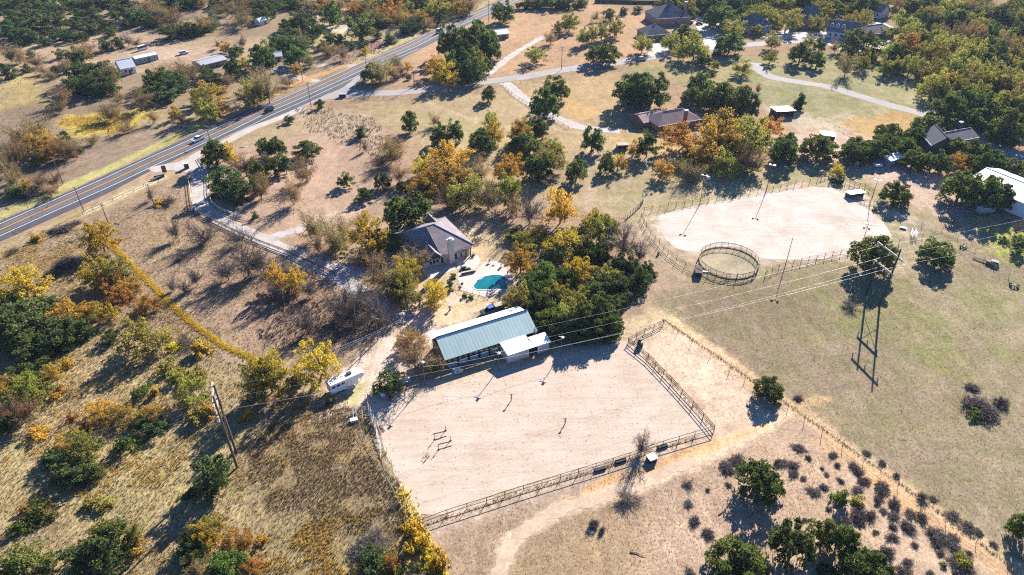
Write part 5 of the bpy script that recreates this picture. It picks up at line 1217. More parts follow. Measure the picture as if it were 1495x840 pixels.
# ------------------------------------------------------------------ where each one stands
TILES = {'A': (0, 0), 'B': (370, 0), 'C': (740, 0), 'D': (1095, 0), 'E': (0, 205), 'F': (370, 205), 'G': (740, 205), 'H': (1095, 205),
         'I': (0, 410), 'J': (370, 410), 'K': (740, 410), 'L': (1095, 410), 'M': (0, 615), 'N': (370, 615), 'O': (740, 615), 'Q': (1095, 615)}
SPOTS = {
'A': '''J 60 30 110 60;J 150 50 120 60;J 60 90 120 70;J 160 85 130 60;J 250 30 130 60;J 310 52 110 60;J 100 140 130 70;J 60 180 150 80;J 130 205 120 70;J 250 115 150 80;J 270 180 110 60;J 240 225 70 50;J 325 190 90 60;J 380 200 80 55;J 370 20 110 50;J 460 20 110 45;J 560 28 50 40;J 430 80 100 60;J 510 80 90 60;J 420 128 120 60;J 500 150 130 70;J 450 202 60 45;J 590 130 90 60;J 600 175 70 50;J 640 50 80 45;J 620 84 60 50;
J 700 80 120 60;J 765 92 120 70;J 815 122 80 55;J 690 135 50 45;J 730 125 50 40;J 855 100 80 60;B 660 125 40 80;T 880 65 150 80;T 955 90 140 70;T 800 40 150 60;J 900 20 120 45;J 1000 15 130 40;J 1060 20 90 40;T 860 108 80 50;J 940 175 120 70;J 1010 160 100 60;J 1050 168 80 65;T 1100 115 120 90;J 1155 120 80 70;J 1130 152 70 50;T 1230 40 130 60;J 1160 20 60 40;J 1200 15 80 40;T 1330 60 150 70;T 1310 110 120 70;J 1400 85 60 50;L 1435 75 80 60;T 1300 20 100 50;J 1470 60 60 80;J 1330 20 60 40;
T 40 280 90 90;T 95 300 100 70;J 35 390 90 80;J 140 375 45 45;T 190 330 110 60;J 165 295 45 35;J 330 295 70 50;T 410 280 120 80;T 480 260 110 70;J 580 245 70 65;J 640 235 70 60;B 690 215 60 60;T 740 230 60 40;J 410 310 90 90;T 230 375 80 40;J 300 380 45 40;T 350 360 90 60;
J 500 375 150 110;J 435 400 130 110;J 565 405 140 100;J 420 470 130 90;J 500 475 150 100;J 585 470 110 90;T 605 395 80 110;T 270 405 70 40;T 330 520 110 90;T 310 580 80 60;J 340 550 70 40;
J 850 430 130 100;J 925 470 140 90;T 885 400 150 80;J 830 510 140 80;T 760 540 130 100;J 900 520 120 80;J 972 440 100 90;T 990 370 140 90;T 1042 400 90 80;J 1130 410 90 70;J 1178 432 70 60;L 1120 385 60 50;O 1265 362 90 80;T 1240 430 80 60;
N 1130 500 170 100;N 1185 570 110 90;E 1130 590 110 100;E 1100 540 110 120;E 1370 480 150 120;T 1450 460 120 150;E 1365 540 70 60;L 1420 290 130 110;L 1482 265 60 60;N 1225 250 60 50;J 1280 275 80 55;Y 1330 340 50 60;T 1310 220 60 60;J 1410 325 70 60;T 1180 240 50 40;N 950 610 50 60;T 980 642 50 50;
T 200 690 150 100;N 230 770 160 100;T 100 730 130 120;T 370 780 120 110;L 345 745 60 50;N 300 800 100 60;N 130 760 100 80;T 60 800 110 80;J 430 820 60 40;T 690 690 100 50;T 585 595 150 90;T 650 525 100 60;T 832 632 60 60;T 500 760 80 40''',
'B': '''J 30 30 80 60;J 110 30 130 70;J 222 25 90 50;J 35 90 80 60;L 420 65 110 100;N 400 22 100 40;T 290 15 100 40;T 470 20 80 40;J 270 115 150 90;J 200 142 120 70;N 235 110 80 60;J 332 160 100 70;J 200 188 120 70;T 270 205 70 90;J 150 222 110 70;J 205 242 110 80;J 255 262 110 60;J 312 215 60 40;L 240 302 120 80;E 50 275 130 80;E 20 305 100 60;J 90 330 70 60;T 300 330 80 60;L 380 240 50 40;L 465 212 60 50;J 415 205 60 60;T 400 282 80 50;N 235 368 60 50;T 80 450 140 150;T 40 420 120 100;E 15 500 60 120;T 190 440 90 50;L 580 135 140 110;J 675 190 50 50;J 690 122 80 60;T 690 80 80 60;J 535 245 45 50;T 485 280 60 70;T 432 270 60 40;T 390 262 60 50;J 605 240 50 30;N 610 272 40 30;J 750 210 70 55;J 840 175 40 35;J 860 140 100 70;J 905 125 80 60;J 820 165 50 40;O 1360 55 110 90;T 1370 102 40 40;J 1475 25 80 50;
O 1070 210 130 130;O 1170 230 150 150;O 1245 200 160 150;O 1150 300 150 120;O 1290 255 110 100;O 1110 335 130 110;E 1210 330 120 100;O 1190 372 120 110;E 1242 340 60 60;T 1228 402 70 70;O 1270 352 60 60;Y 990 350 110 90;Y 1050 392 130 110;T 770 335 80 60;T 720 370 110 100;O 640 390 110 80;T 690 388 110 110;Y 840 360 40 50;T 800 382 60 50;J 848 423 25 25;T 1140 440 60 30;T 762 400 60 50;J 360 568 55 50;J 195 650 50 45;O 850 655 80 90;T 985 650 70 60;O 1015 725 100 90;O 1100 705 80 90;O 1280 505 70 65;J 585 722 70 60;T 740 780 130 90;T 605 790 40 60;O 62 795 85 85;O 128 790 85 90;O 290 810 130 75;E 1290 650 80 100;Y 1315 710 90 100;O 1245 755 130 100;N 1450 725 110 110;O 1432 790 100 90''',
'C': '''J 90 18 100 50;J 170 15 110 50;J 250 18 110 50;J 330 15 110 50;J 400 20 80 40;E 340 105 110 85;E 270 148 50 55;T 240 198 70 65;E 165 290 110 70;T 490 88 60 45;J 555 82 70 60;J 640 60 40 38;J 715 55 45 32;E 590 142 95 75;E 520 155 80 80;E 465 168 60 85;E 415 190 65 75;O 530 282 160 80;E 740 230 100 80;E 890 220 85 75;O 985 185 130 85;E 1030 242 130 110;E 940 278 80 65;E 1070 282 60 50;O 1080 325 70 50;E 1135 350 50 40;J 1115 400 50 30;O 1000 75 50 55;J 850 30 90 60;J 930 30 110 60;J 1080 30 80 50;J 1030 20 90 40;O 1175 78 160 95;J 1280 60 70 70;E 1235 145 130 65;O 1220 225 140 90;J 1145 290 40 30;E 1390 65 180 60;N 1360 160 60 45;N 1475 150 40 30;J 1470 105 70 50;E 1455 212 80 70;E 1440 302 75 60;E 1290 362 100 65;J 1300 20 150 50;J 1400 12 130 40;
O 685 480 180 140;O 790 480 180 140;O 735 455 160 110;O 1060 455 130 100;O 1015 520 110 80;O 1190 520 200 120;O 1290 545 150 130;O 1125 525 120 110;O 1340 580 70 90;T 1375 480 40 40;O 265 470 130 100;O 205 552 140 125;O 165 690 110 80;O 470 750 110 110;N 75 700 110 110;O 100 785 140 110;E 235 790 150 90;L 770 780 100 110;N 945 745 180 130;N 690 808 60 70;
N 1180 700 220 170;N 1140 740 160 150;E 1330 740 200 180;T 1100 790 150 100;N 1430 690 150 100;N 1240 790 200 120''',
'D': '''E 205 100 140 90;E 230 30 90 50;E 390 45 140 80;E 280 22 60 40;E 380 120 110 70;E 570 105 110 80;E 640 92 70 70;J 520 40 80 40;N 690 20 40 40;J 600 130 60 30;O 610 222 190 115;E 840 130 180 110;E 560 40 120 60;L 970 105 130 60;T 850 20 130 40;J 970 50 110 60;J 1055 85 100 50;J 1130 130 90 60;L 1250 70 120 90;J 1160 60 100 60;J 1205 110 60 60;T 1420 80 90 60;L 1472 130 60 80;J 1320 190 110 110;T 1350 120 60 60;
E 135 218 100 75;O 280 282 110 85;E 325 222 70 50;O 382 240 60 55;O 370 322 80 65;T 470 245 60 60;T 532 342 90 100;E 622 332 80 70;E 742 352 80 75;E 560 272 90 60;E 652 292 80 65;E 812 352 80 75;E 880 350 100 85;T 930 392 70 65;E 765 272 100 80;E 1012 452 150 115;C 270 552 60 110;
O 1080 590 160 130;O 1180 550 180 130;O 1270 560 150 120;O 1250 640 150 100;O 1350 622 150 110;O 1430 680 170 140;O 1472 622 100 100;O 1390 742 120 70;E 1400 545 150 80;O 985 680 170 85;O 760 708 130 65;O 900 732 120 70;O 590 790 130 75;O 740 782 160 80;O 850 800 150 70;L 880 790 50 50;O 200 775 110 100;O 378 795 180 95''',
'E': '''T 60 60 130 110;T 115 40 150 80;N 235 60 150 90;T 350 52 140 90;L 205 100 70 60;J 420 66 90 50;T 60 185 100 120;T 75 170 60 80;T 205 222 90 80;N 140 245 70 70;J 90 275 100 70;T 28 130 80 120;T 295 212 100 80;T 270 272 100 40;b 170 275 120 50;d 350 470 110 60;d 290 490 60 40;d 410 447 60 40;o 190 540 60 40;b 70 602 60 30;
Y 535 520 170 150;Y 100 780 230 170;Y 520 705 170 140;E 620 700 150 130;N 595 770 150 110;N 690 792 130 90;d 360 660 140 70;d 290 720 90 50;B 945 480 80 110;B 1100 500 170 130;b 990 640 70 50;B 1330 640 220 200;B 1230 700 150 130;B 930 780 60 150;B 1000 790 60 130;B 1060 740 80 120;N 1480 680 40 100;B 1280 520 120 100;B 820 290 50 110;b 920 330 90 50;y 860 340 60 40;
O 1170 60 130 110;Y 1250 65 90 100;T 1330 130 160 110;L 1400 160 80 120;L 1375 240 80 80;J 1225 240 170 150;J 1290 285 120 120;T 1410 245 130 120;j 1390 410 40 45''',
'F': '''L 100 132 100 85;L 170 120 70 85;L 22 150 80 90;T 280 155 150 115;T 40 240 110 120;T 210 275 120 120;L 505 212 80 65;L 610 287 90 65;O 700 212 85 75;O 810 248 65 45;T 750 52 140 110;T 610 47 40 55;T 790 182 110 100;T 690 122 90 60;
Y 1050 85 200 140;Y 920 132 120 100;N 1060 175 180 120;N 970 205 170 110;T 1130 192 110 90;N 930 242 150 100;Y 1162 182 60 60;Y 1390 142 170 130;T 1240 152 120 110;E 1170 275 220 150;T 1280 292 150 140;T 1070 315 150 100;E 1390 255 120 160;T 1430 350 130 120;
O 840 375 240 190;O 730 545 110 90;Y 630 500 190 170;T 580 432 100 80;T 430 500 170 160;T 310 462 140 140;T 480 475 90 110;E 470 582 80 60;T 350 560 80 80;T 600 640 130 90;N 610 632 60 50;T 700 690 200 160;T 870 645 170 120;Y 830 700 170 130;T 740 765 220 140;E 810 750 150 140;Y 990 800 110 110;B 40 640 110 150;Y 115 735 110 120;Y 222 745 110 110;B 180 700 110 80;B 300 790 80 120''',
'G': '''T 30 130 150 110;E 240 92 150 120;O 170 132 140 120;O 380 152 105 105;J 545 87 70 45;N 610 112 80 80;O 540 132 80 70;N 850 147 110 90;T 1000 152 140 100;J 960 130 90 60;N 1090 62 160 130;E 1200 110 170 120;T 1310 85 180 130;J 1000 85 80 60;B 125 362 150 170;Y 295 342 165 170;E 515 462 190 160;B 640 525 170 190;B 730 592 100 120;N 465 425 120 80;J 390 492 80 55;E 160 502 130 70;J 50 512 120 70;E 100 542 130 90;Y 310 552 210 120;Y 160 490 80 60;J 250 625 120 100;J 500 605 130 120;Y 75 642 160 140;L 220 712 180 130;Y 390 692 170 130;N 285 805 150 90;J 165 775 170 120;J 510 780 140 110;J 650 680 120 110;J 620 775 130 100;J 730 745 110 110;J 690 802 130 75;J 790 727 60 45;L 330 740 150 110;L 210 800 160 110;E 560 720 120 100;J 420 600 130 100;J 770 690 60 50''',
'H': '''O 190 52 130 105;O 590 52 150 95;O 700 52 120 85;O 900 102 120 85;O 1000 102 120 95;O 1060 125 80 75;N 1150 112 120 85;O 1170 32 170 80;O 1280 92 170 110;O 1350 122 120 85;O 1450 152 120 95;O 1160 245 185 145;O 1280 262 200 155;O 1365 295 140 115;O 800 282 145 100;Y 480 155 75 60;O 680 600 215 165;O 1028 602 168 115;B 1465 470 60 150;L 1470 560 70 70;g 475 215 60 50;j 678 372 25 25;g 1390 545 60 40''',
'I': '''J 150 222 250 200;J 60 285 180 180;J 330 285 180 170;J 430 252 150 130;N 370 165 190 120;N 480 162 130 95;J 225 150 180 110;J 290 345 170 110;J 60 130 130 130;J 130 355 200 130;N 640 80 150 80;N 590 172 90 80;E 770 282 250 190;J 605 302 90 70;o 1100 372 110 90;N 290 492 110 100;E 120 572 220 180;J 150 510 200 110;T 80 690 180 180;Y 60 565 150 80;J 40 765 90 120;o 320 612 100 60;o 360 450 90 60;E 1400 525 190 180;e 920 472 130 90;e 970 510 100 80;E 1030 572 170 150;g 770 602 110 80;o 840 602 50 60;Y 540 700 150 100;N 650 720 160 110;N 820 710 130 95;o 390 742 60 60;o 470 792 70 70;J 850 795 120 90;J 770 760 80 70;o 1150 712 90 80;e 1090 722 130 100;g 1110 622 50 40;y 1340 732 70 60;e 1060 520 110 70;b 1020 330 120 60;y 960 350 80 40;o 240 410 80 60;N 790 130 140 90''',
'J': '''B 470 112 180 180;B 590 92 220 170;B 680 172 180 160;B 550 205 200 120;E 830 62 150 130;Y 985 72 110 150;B 120 52 100 120;B 280 202 120 150;Y 340 432 210 215;Y 70 482 200 220;T 870 375 170 190;N 850 320 140 110;T 975 440 130 110;L 740 540 150 120;e 220 530 100 90;e 420 655 60 50;B 800 40 150 110''',
'K': '''E 60 75 150 140;J 130 25 140 140;E 290 75 170 120;J 185 132 150 130;E 430 72 100 80;O 500 152 150 140;O 420 182 150 140;O 560 242 140 110;J 380 262 170 140;J 300 252 150 130;J 530 292 100 80;O 590 212 75 70;L 230 200 150 120;E 330 180 150 130;L 300 150 130 100;J 470 60 130 110;E 360 110 150 110;J 600 120 90 80;L 460 260 150 120;J 120 175 110 100;J 690 45 140 90;J 640 90 80 70''',
'L': '''O 105 582 145 115;d 1225 665 140 110;d 1300 710 150 110;d 1372 655 85 80;d 1210 577 80 30;g 1225 730 90 60;d 265 640 50 40;b 560 130 90 60''',
'M': '''N 380 100 150 90;E 450 132 150 130;J 320 192 150 95;J 410 262 200 140;J 500 285 120 80;g 710 107 140 60;y 210 60 110 70;J 1155 312 190 190;j 1040 392 90 60;g 190 502 170 100;g 100 572 110 60;e 550 452 110 60;L 570 612 170 130;J 540 735 330 180;L 100 792 260 120;L 260 765 100 80;o 720 692 120 80;E 720 592 80 100;E 1160 565 160 110;Y 1130 612 170 120;J 1040 642 110 110;J 1050 725 150 120;N 1300 642 150 120;L 1230 785 190 120;T 1080 785 130 110;N 1370 792 110 90;o 1430 650 80 60;e 480 455 80 50;o 130 480 60 50''',
'N': '''J 660 765 170 130;N 755 765 80 90;d 590 690 150 70;b 680 640 140 60;y 880 582 90 100;y 920 642 110 100;y 1010 760 110 130;y 850 690 70 90;j 880 800 70 60;g 770 812 100 60;o 810 580 50 40;y 960 720 80 70;b 770 470 60 50''',
'O': '''B 740 112 110 150;d 478 550 60 100;d 520 590 40 60;O 1390 312 225 190;O 1260 762 285 185;b 660 410 130 70;b 990 335 60 40''',
'Q': '''O 250 650 205 215;O 415 600 120 150;L 495 640 130 150;L 562 645 90 115;O 640 812 265 140;O 420 812 95 75;g 500 412 100 95;O 20 800 170 120;O 1475 560 100 140;d 640 725 60 30;d 940 405 55 70;d 1000 422 50 40;d 1110 512 80 40;d 1195 572 90 45;d 1252 612 50 40;d 1330 672 50 40;d 720 228 50 30;d 800 292 40 40;d 640 172 50 20;e 590 430 70 60;e 1170 765 100 70;g 1050 782 35 30''',
}
MOUNDS = {'Q': '270 140 80 50;320 198 45 40;180 222 75 55;235 237 80 50;240 282 65 40;293 312 50 40;395 257 35 28;418 290 35 25;350 382 75 60;402 357 60 50;455 184 65 50;478 233 45 45;570 245 75 55;595 275 60 50;625 320 85 60;497 323 45 38;590 370 75 50;725 363 110 55;705 420 60 55;790 445 90 80;730 490 55 45;690 458 35 25;600 500 130 110;668 505 70 70;785 516 70 50;600 556 65 45;525 546 60 60;780 570 55 50;875 502 90 60;940 522 80 75;860 568 110 80;300 538 45 38;432 476 35 35;688 604 45 35;780 632 85 50;755 700 95 95;900 670 50 45;1015 610 110 70;1025 660 90 70;1110 640 80 60;1115 685 95 60;1040 720 65 50;1115 757 95 65;1195 717 50 40;1190 757 75 55;860 764 55 50;840 807 90 70;985 827 50 35;1115 827 40 30;1190 812 80 60',
          'O': '1195 245 90 65;1255 205 90 55;1285 250 60 60;1220 270 70 40;1210 345 42 38;1095 373 32 30;992 450 60 52;1025 540 60 62;1100 607 75 68;1000 827 60 50;1480 222 50 50'}
KN = {'O': ('oak_tree', 'dark green oak'), 'J': ('cedar_tree', 'dark green cedar'), 'C': ('cedar_tree', 'narrow dark green cedar'), 'L': ('elm_tree', 'light green leafy tree'),
      'Y': ('golden_tree', 'golden yellow tree'), 'N': ('rust_tree', 'rusty orange tree'), 'E': ('olive_tree', 'olive and yellow tree'), 'T': ('thin_tree', 'half bare brown tree'), 'B': ('bare_tree', 'bare grey tree'),
      'g': ('green_shrub', 'light green shrub'), 'o': ('orange_shrub', 'rusty orange shrub'), 'y': ('yellow_shrub', 'bright yellow shrub'), 'j': ('cedar_shrub', 'dark green shrub'), 'e': ('olive_shrub', 'olive green shrub'),
      'd': ('dark_brush', 'dark grey brush clump'), 'b': ('bare_shrub', 'bare grey shrub')}
KN['O'] = ('oak_tree', 'dark green oak'); KN['E'] = ('autumn_tree', 'olive and yellow tree')
CLR = {'O': .42, 'J': -.12, 'C': -.1, 'L': .35, 'Y': .38, 'N': .34, 'E': .45, 'T': .3, 'B': .15}
VEG = []
def solve(cx, cy, w, h, clr, bush=False):
    """crown ellipse in the photo -> base point, radius, half height, crown centre height"""
    zc = 2.0
    for _ in range(6):
        p = P(cx, cy, zc); dz = depth(p); ppm = FPX / dz; r = w * 1.07 / 2 / ppm
        D = Vector((p.x, p.y, CAM_H - zc)); sd = (CAM_H - zc) / D.length; cd = math.sqrt(1 - sd * sd)
        hp = h * 1.07 / 2 / ppm; q = hp * hp - (r * sd) ** 2
        rz = math.sqrt(q) / cd if q > 0 else 0
        rz = min(max(rz, .5 * r), 1.35 * r); zc = max(.2, rz * (1 + clr)) if not bush else max(.15, rz * .7)
    p = P(cx, cy, zc); return p.x, p.y, r, rz, zc
seen = []
for tl, txt in SPOTS.items():
    ox, oy = TILES[tl]
    for e in txt.replace('\n', '').split(';'):
        f = e.split()
        if len(f) != 5: continue
        k = f[0]; cx, cy, w, h = [float(v) / 3.7325 for v in f[1:]]; cx += ox; cy += oy
        if any(abs(cx - a) < 9 and abs(cy - b) < 6 and q != tl for a, b, q in seen): continue
        seen.append((cx, cy, tl)); VEG.append([k, cx, cy, w, h])
# landmarks for telling one tree from the next
LM = '''the highway at far left,60,300;the upper left farm house,185,97;the white mobile home,213,86;the long grey shed,305,92;the upper left cedar wood,90,30;the yellow weed patch,150,180;the white pickup,290,205;the black highway car,393,162;the left highway poles,92,250;
the road junction,500,130;the parked cars,414,104;the white highway van,641,48;the side road shadow,690,130;the gravel lane mouth,745,120;the lone roadside pole,820,90;the brick house,970,165;the bright concrete drive,960,72;the grey roof house,950,50;the largest house,972,32;the cul de sac,1035,42;the stone gabled house,1105,40;
the dormered house,1230,46;the white gabled house,1280,22;the grey lane bend,1110,100;the grey lane middle,1220,130;the grey lane end,1340,160;the orange lawn,1280,190;the green house,1390,205;the white metal barn,1460,280;the blue shed,1297,236;the flat white shed,1141,160;the small white shed,1206,196;
the back arena fence,1070,280;the arena right corner,1265,290;the round pen,1063,382;the wooden corral,930,305;the green barrel,961,372;the tall H tower,1290,400;the pasture rock heap,1450,385;the dark brush pile,1437,595;the right fence line,1300,700;the small arena oak,1122,568;
the ranch gate,265,245;the entry driveway,291,280;the driveway bend,330,325;the driveway middle,430,375;the light track spur,520,305;the pink dirt paddock,470,230;the brown log,354,216;the main house,635,345;the pool,718,412;the barn left end,620,510;the green barn roof,700,480;the barn right end,800,480;the horse trailer,502,557;the white rails,540,492;
the yellow strip top,165,360;the yellow strip middle,265,450;the yellow strip foot,370,520;the end on H tower,332,620;the left photo edge,0,440;the lower left photo edge,0,640;the bottom left corner,20,820;the bottom edge,200,830;the bottom brush,330,830;the arena left edge,560,660;the arena front left corner,607,765;the front arena fence,850,690;the pale box,951,668;the curved sand trail,780,770;the bottom right oaks,1180,790;the bottom right corner,1480,830;
the top left edge,300,5;the top photo edge,560,8;the top board fence,920,5;the top right corner,1480,10;the right photo edge,1490,170;the middle field track,860,260;the bare paddock,350,420;the small bird bath,613,444'''
LM = [(a.rsplit(',', 2)[0].strip(), float(a.rsplit(',', 2)[1]), float(a.rsplit(',', 2)[2])) for a in LM.replace('\n', '').split(';') if a.strip()]
def relation(cx, cy):
    best = min(LM, key=lambda l: math.hypot(l[1] - cx, (l[2] - cy) * 1.4)); dx, dy = cx - best[1], cy - best[2]
    if abs(dx) > 1.2 * abs(dy): r = 'left of' if dx < 0 else 'right of'
    else: r = 'behind' if dy < 0 else 'in front of'
    return r + ' ' + best[0], best[0]
def label_all(items):
    """items: [look, cx, cy, size, obj-setter]; equal phrases get a size rank or their place from the left"""
    groups = {}
    for it in items: groups.setdefault((it[0], relation(it[1], it[2])[0]), []).append(it)
    ORD = ['', 'second', 'third', 'fourth', 'fifth', 'sixth', 'seventh', 'eighth', 'ninth']
    NUM = ['', 'one', 'two', 'three', 'four', 'five', 'six', 'seven', 'eight', 'nine', 'ten', 'eleven', 'twelve', 'thirteen']
    for (look, rel), l in groups.items():
        l.sort(key=lambda i: i[1]); n = len(l)
        for q, it in enumerate(l):
            if n == 1: s = '%s %s' % (look, rel)
            elif n == 2: s = '%s %s, %s of the two' % (look, rel, 'left' if q == 0 else 'right')
            else:
                if q == 0: o = 'leftmost'
                elif q == n - 1: o = 'rightmost'
                elif q < (n + 1) / 2: o = '%s from left' % ORD[min(q, 8)]
                else: o = '%s from right' % ORD[min(n - 1 - q, 8)]
                s = '%s %s, %s of %s' % (look, rel, o, NUM[min(n, 13)])
            if len(s.split()) > 16: s = s.replace(look, look.split()[-3] + ' ' + look.split()[-2] + ' tree' if len(look.split()) > 3 else look).replace(' from left of', ' left of').replace(' from right of', ' right of')
            it[3]['label'] = s
items = []
def place(k, cx, cy, w, h, label=None, group=None):
    tree = k in CLR
    x, y, r, rz, zc = solve(cx, cy, w * (.84 if k == 'd' else 1), h * (.8 if k == 'd' else 1), CLR.get(k, 0), not tree)
    if k == 'd': rz *= .75; zc *= .75
    if tree:
        trunk, crown = PROTO[k][0] if False else random.choice(proto(k)); nm, look = KN[k]
        t = link(nm, None, None, (x, y, 0), random.uniform(0, 6.28)); t['category'] = 'tree'
        a = link('trunk', trunk, t, (0, 0, zc)); a.scale = (r, r, zc + .15); c = link('crown', crown, t, (0, 0, zc)); c.scale = (r, r, rz)
    else:
        nm, look = KN[k]; t = link(nm, random.choice(shrub_proto(k)), None, (x, y, zc), random.uniform(0, 6.28)); t.scale = (r, r, rz); t['category'] = 'shrub'
    t['group'] = group or look + 's across the ranch land'
    if label: t['label'] = label
    else: items.append([look, cx, cy, t])
    return t
for v in VEG: place(*v)
# dense woods: trees no one could tell apart share a label
def wood(poly, dx, dy, kinds, size, label, group):
    pts = [tuple(map(float, a.split(','))) for a in poly.split()]
    xs = [p[0] for p in pts]; ys = [p[1] for p in pts]; y = min(ys); row = 0
    while y < max(ys):
        x = min(xs) + (row % 2) * dx / 2
        while x < max(xs):
            a = x + random.uniform(-.35, .35) * dx; b = y + random.uniform(-.3, .3) * dy
            if inside(np.array([a]), np.array([b]), pts)[0] and not any(abs(a - q[0]) < dx * .45 and abs(b - q[1]) < dy * .5 for q in seen):
                k = random.choices(*kinds)[0]; s = random.uniform(.8, 1.25)
                place(k, a, b, size[0] * s, size[1] * s, label[k] if isinstance(label, dict) else label, group); seen.append((a, b, 'w'))
            x += dx
        y += dy; row += 1
LW = {'N': 'rusty tree in the dense mixed wood along the highway at the top', 'J': 'dark cedar in the dense mixed wood along the highway at the top', 'T': 'brown half bare tree in the dense wood along the highway at the top', 'E': 'olive tree in the dense mixed wood along the highway at the top'}
wood('500,2 560,-4 715,-4 700,4 652,24 628,36 606,44 585,42 575,30 540,26 505,16', 15, 8, (['N', 'J', 'T', 'E'], [3, 4, 3, 2]), (23, 17), LW, 'trees of the roadside wood at the top')
RW = {'E': 'olive yellow tree in the dense wood at the upper right', 'T': 'brown thinning tree in the dense wood at the upper right', 'O': 'dark green oak in the dense wood at the upper right', 'N': 'rusty tree in the dense wood at the upper right', 'L': 'light green tree in the dense wood at the upper right'}
wood('1285,62 1350,45 1420,40 1500,38 1530,60 1530,155 1450,152 1385,126 1352,108 1335,90 1300,82', 22, 13, (['E', 'T', 'O', 'N'], [6, 2, 2, 1]), (32, 25), RW, 'trees of the dense wood at the upper right')
wood('1330,-2 1500,-2 1530,35 1420,38 1340,40', 22, 11, (['E', 'T', 'O', 'L'], [3, 3, 3, 2]), (30, 20), RW, 'trees of the dense wood at the upper right')
TW = {'J': 'dark tree in the shaded grove along the top edge', 'O': 'dark oak in the shaded grove along the top edge', 'E': 'yellowish tree in the grove along the top edge'}
wood('955,-4 1330,-4 1290,10 1180,14 1060,12 960,14', 20, 9, (['O', 'E', 'J'], [3, 3, 2]), (30, 19), TW, 'trees of the grove along the top edge')
wood('-30,-6 520,-6 470,4 250,3 0,5', 22, 8, (['J', 'T'], [3, 1]), (30, 16), {'J': 'dark cedar in the far wood on the upper left edge', 'T': 'brown tree in the far wood on the upper left edge'}, 'trees of the far wood at the upper left')
# dark mounds in the bottom paddock
mi = []
for tl, txt in MOUNDS.items():
    ox, oy = TILES[tl]
    for e in txt.split(';'):
        a = [float(v) / 3.7325 for v in e.split()]; cx, cy = a[0] + ox, a[1] + oy
        x, y, r, rz, zc = solve(cx, cy, a[2] * .80, a[3] * .78, 0, True)
        t = link('brush_mound', random.choice(shrub_proto('d')), None, (x, y, zc * .6), random.uniform(0, 6.28)); t.scale = (r * random.uniform(.75, 1.25), r * random.uniform(.75, 1.2), rz * .68)
        t['category'] = 'shrub'; t['group'] = 'dark low mounds in the bottom right paddock'; items.append(['dark low brush mound', cx, cy, t])
for (s, px) in (('shade', 0),): pass
label_all(items)
# small round shrubs at the pool
for lb, x, y, w in (('round dark shrub left of the pool, top of three', 661, 404, 9), ('round dark shrub left of the pool, middle of three', 657, 414, 9), ('round dark shrub left of the pool, bottom of three', 658, 423, 9), ('small dark shrub below the pool patio, left', 678.5, 432, 8), ('small dark shrub below the pool patio, right', 687.5, 434, 8), ('low green bush at the house porch corner', 691, 373, 6)):
    place('j', x, y, w, w * .9, lb, 'shrubs round the pool')
# ------------------------------------------------------------------ grass and weeds nobody could count
def tufts(name, polys, n, mat, h, r, blades=4, keep=None, lines=False, wline=1.0):
    xs = []; ys = []
    for s, share in polys:
        pts = gpoly(s); k = int(n * share)
        if lines:
            L_ = [(b - a).length for a, b in zip(pts, pts[1:])]; i = rng.choice(len(L_), k, p=np.array(L_) / sum(L_)); f = rng.random(k)
            A_ = np.array([(p.x, p.y) for p in pts]); q = A_[i] * (1 - f[:, None]) + A_[i + 1] * f[:, None] + rng.normal(size=(k, 2)) * wline; xs.append(q[:, 0]); ys.append(q[:, 1]); continue
        ax = [p.x for p in pts]; ay = [p.y for p in pts]; x = rng.uniform(min(ax), max(ax), k * 3); y = rng.uniform(min(ay), max(ay), k * 3)
        m = inside(x + (fbm(x, y, 8, 5) - .5) * 22, y + (fbm(x, y, 8, 6) - .5) * 22, pts)
        if keep: m &= keep(x, y)
        x = x[m][:k]; y = y[m][:k]; xs.append(x); ys.append(y)
    x = np.concatenate(xs); y = np.concatenate(ys); n = len(x)
    X = np.repeat(x, blades); Y = np.repeat(y, blades); m = len(X); a = rng.uniform(0, 6.283, m); ss = np.repeat(rng.uniform(.5, 1.4, n), blades)
    rr = r * ss * rng.uniform(.5, 1.1, m); hh = h * ss * rng.uniform(.5, 1.15, m); ca, sa = np.cos(a), np.sin(a); w = r * .42 * ss
    V = np.stack([np.stack([X - sa * w * .5, Y + ca * w * .5, np.zeros(m)], 1), np.stack([X + sa * w * .5, Y - ca * w * .5, np.zeros(m)], 1), np.stack([X + ca * rr, Y + sa * rr, hh], 1)], 1).reshape(-1, 3)
    return link(name, np_mesh(name, V, np.arange(m * 3).reshape(m, 3), mat), kind='stuff')
BR = '-60,400 60,345 125,325 165,358 260,450 370,528 480,592 535,602 560,660 610,775 660,860 -60,860'
TRL = [(p.x, p.y) for p in gpoly('1150,603 1100,632 1050,658 985,684 940,704 880,725.5 820,744 775,768 745,798 725,845 718,900')]
tufts('straw_grass', [(BR, .75), ('125,330 240,265 285,305 350,345 480,402 585,462 480,515 380,520 200,395', .25)], 50000, 'straw', .30, .28, 3)
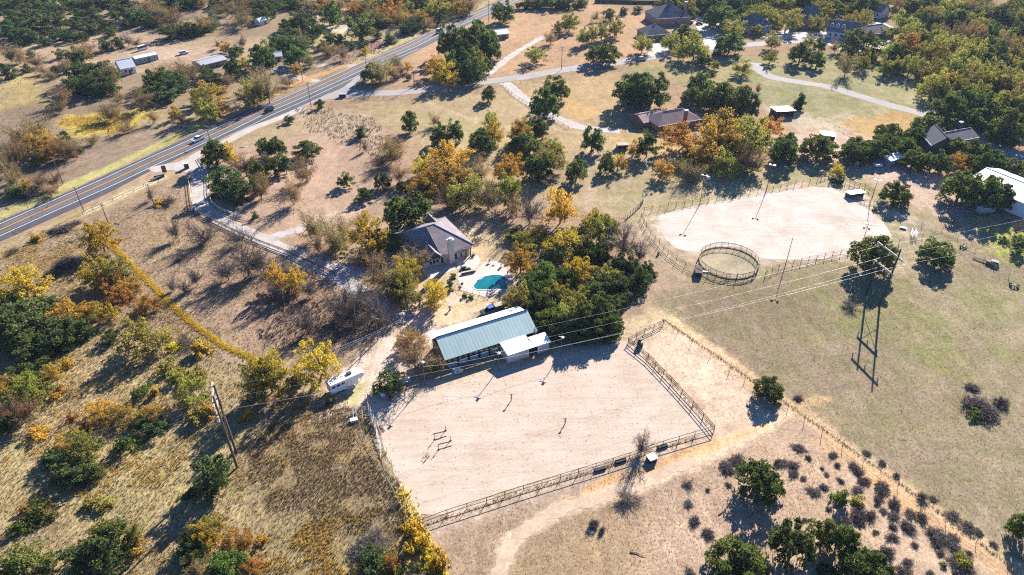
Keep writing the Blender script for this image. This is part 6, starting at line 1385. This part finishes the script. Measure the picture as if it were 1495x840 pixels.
tufts('yellow_weeds', [(BR, .62), ('0,345 100,330 150,370 60,400', .05), ('380,790 500,740 560,850 360,850', .05), ('90,170 210,160 225,170 190,190 130,205', .12), ('0,640 140,640 330,660 230,780 0,760', .07)], 21000, 'weed_yellow', .45, .28, 4,
      keep=lambda x, y: fbm(x, y, 7, 77) > .53)
tufts('brown_weeds', [(BR, .7), ('355,640 430,600 520,595 560,680 590,770 500,790 400,740', .3)], 22000, 'weed_dark', .34, .26, 3, keep=lambda x, y: fbm(x, y, 5, 99) > .42)
tufts('tall_yellow_grass', [('158,352 180,375 215,410 250,445 290,480 330,508 378,527', 1)], 6000, 'weed_yellow', .36, .30, 4, lines=True, wline=.45)
tufts('yellow_forbs', [('600,765 612,790 630,820 645,850', .6), ('585,715 605,765', .12)], 1500, 'weed_yellow', .7, .4, 5, lines=True, wline=.8)
tufts('fence_grass', [('613,770 764,719 919,671 1014,640', .16), ('920,499 980,557 1040,627', .06), ('968,466 1066,533 1150,590 1260,668 1380,754 1480,830', .35)], 3600, 'straw', .28, .22, 4, lines=True, wline=.3)
tufts('pasture_grass', [('950,440 1050,405 1250,375 1495,330 1495,840 1340,715 1150,585 985,468', .7), ('620,800 900,690 1100,650 1300,760 1400,860 620,860', .3)], 24000, 'straw', .13, .20, 3, keep=lambda x, y: segdist(x, y, TRL, False) > 2.2)
tufts('dead_brush', [('430,158 530,168 585,225 560,235 500,200 430,195', .3), ('480,75 560,55 560,75 500,95', .15), ('0,60 60,110 60,320 0,320', .2), ('380,400 560,470 480,510 400,500', .35)], 5000, 'grey_twig', .5, .4, 4)
# ------------------------------------------------------------------ thin autumn haze
hm = bpy.data.materials.new('haze'); hm.use_nodes = True; nt = hm.node_tree; nt.nodes.clear()
ho = nt.nodes.new('ShaderNodeOutputMaterial'); hv = nt.nodes.new('ShaderNodeVolumePrincipled')
hv.inputs['Color'].default_value = (.58, .78, 1.0, 1); hv.inputs['Density'].default_value = 0.00005; hv.inputs['Anisotropy'].default_value = 0.15
nt.links.new(hv.outputs[0], ho.inputs['Volume'])
o = MB().box((0, 3000, 60), (30000, 24000, 122)).build('haze', None, kind='stuff'); o.data.materials.append(hm)
S.cycles.volume_max_steps = 64; S.cycles.volume_bounces = 0
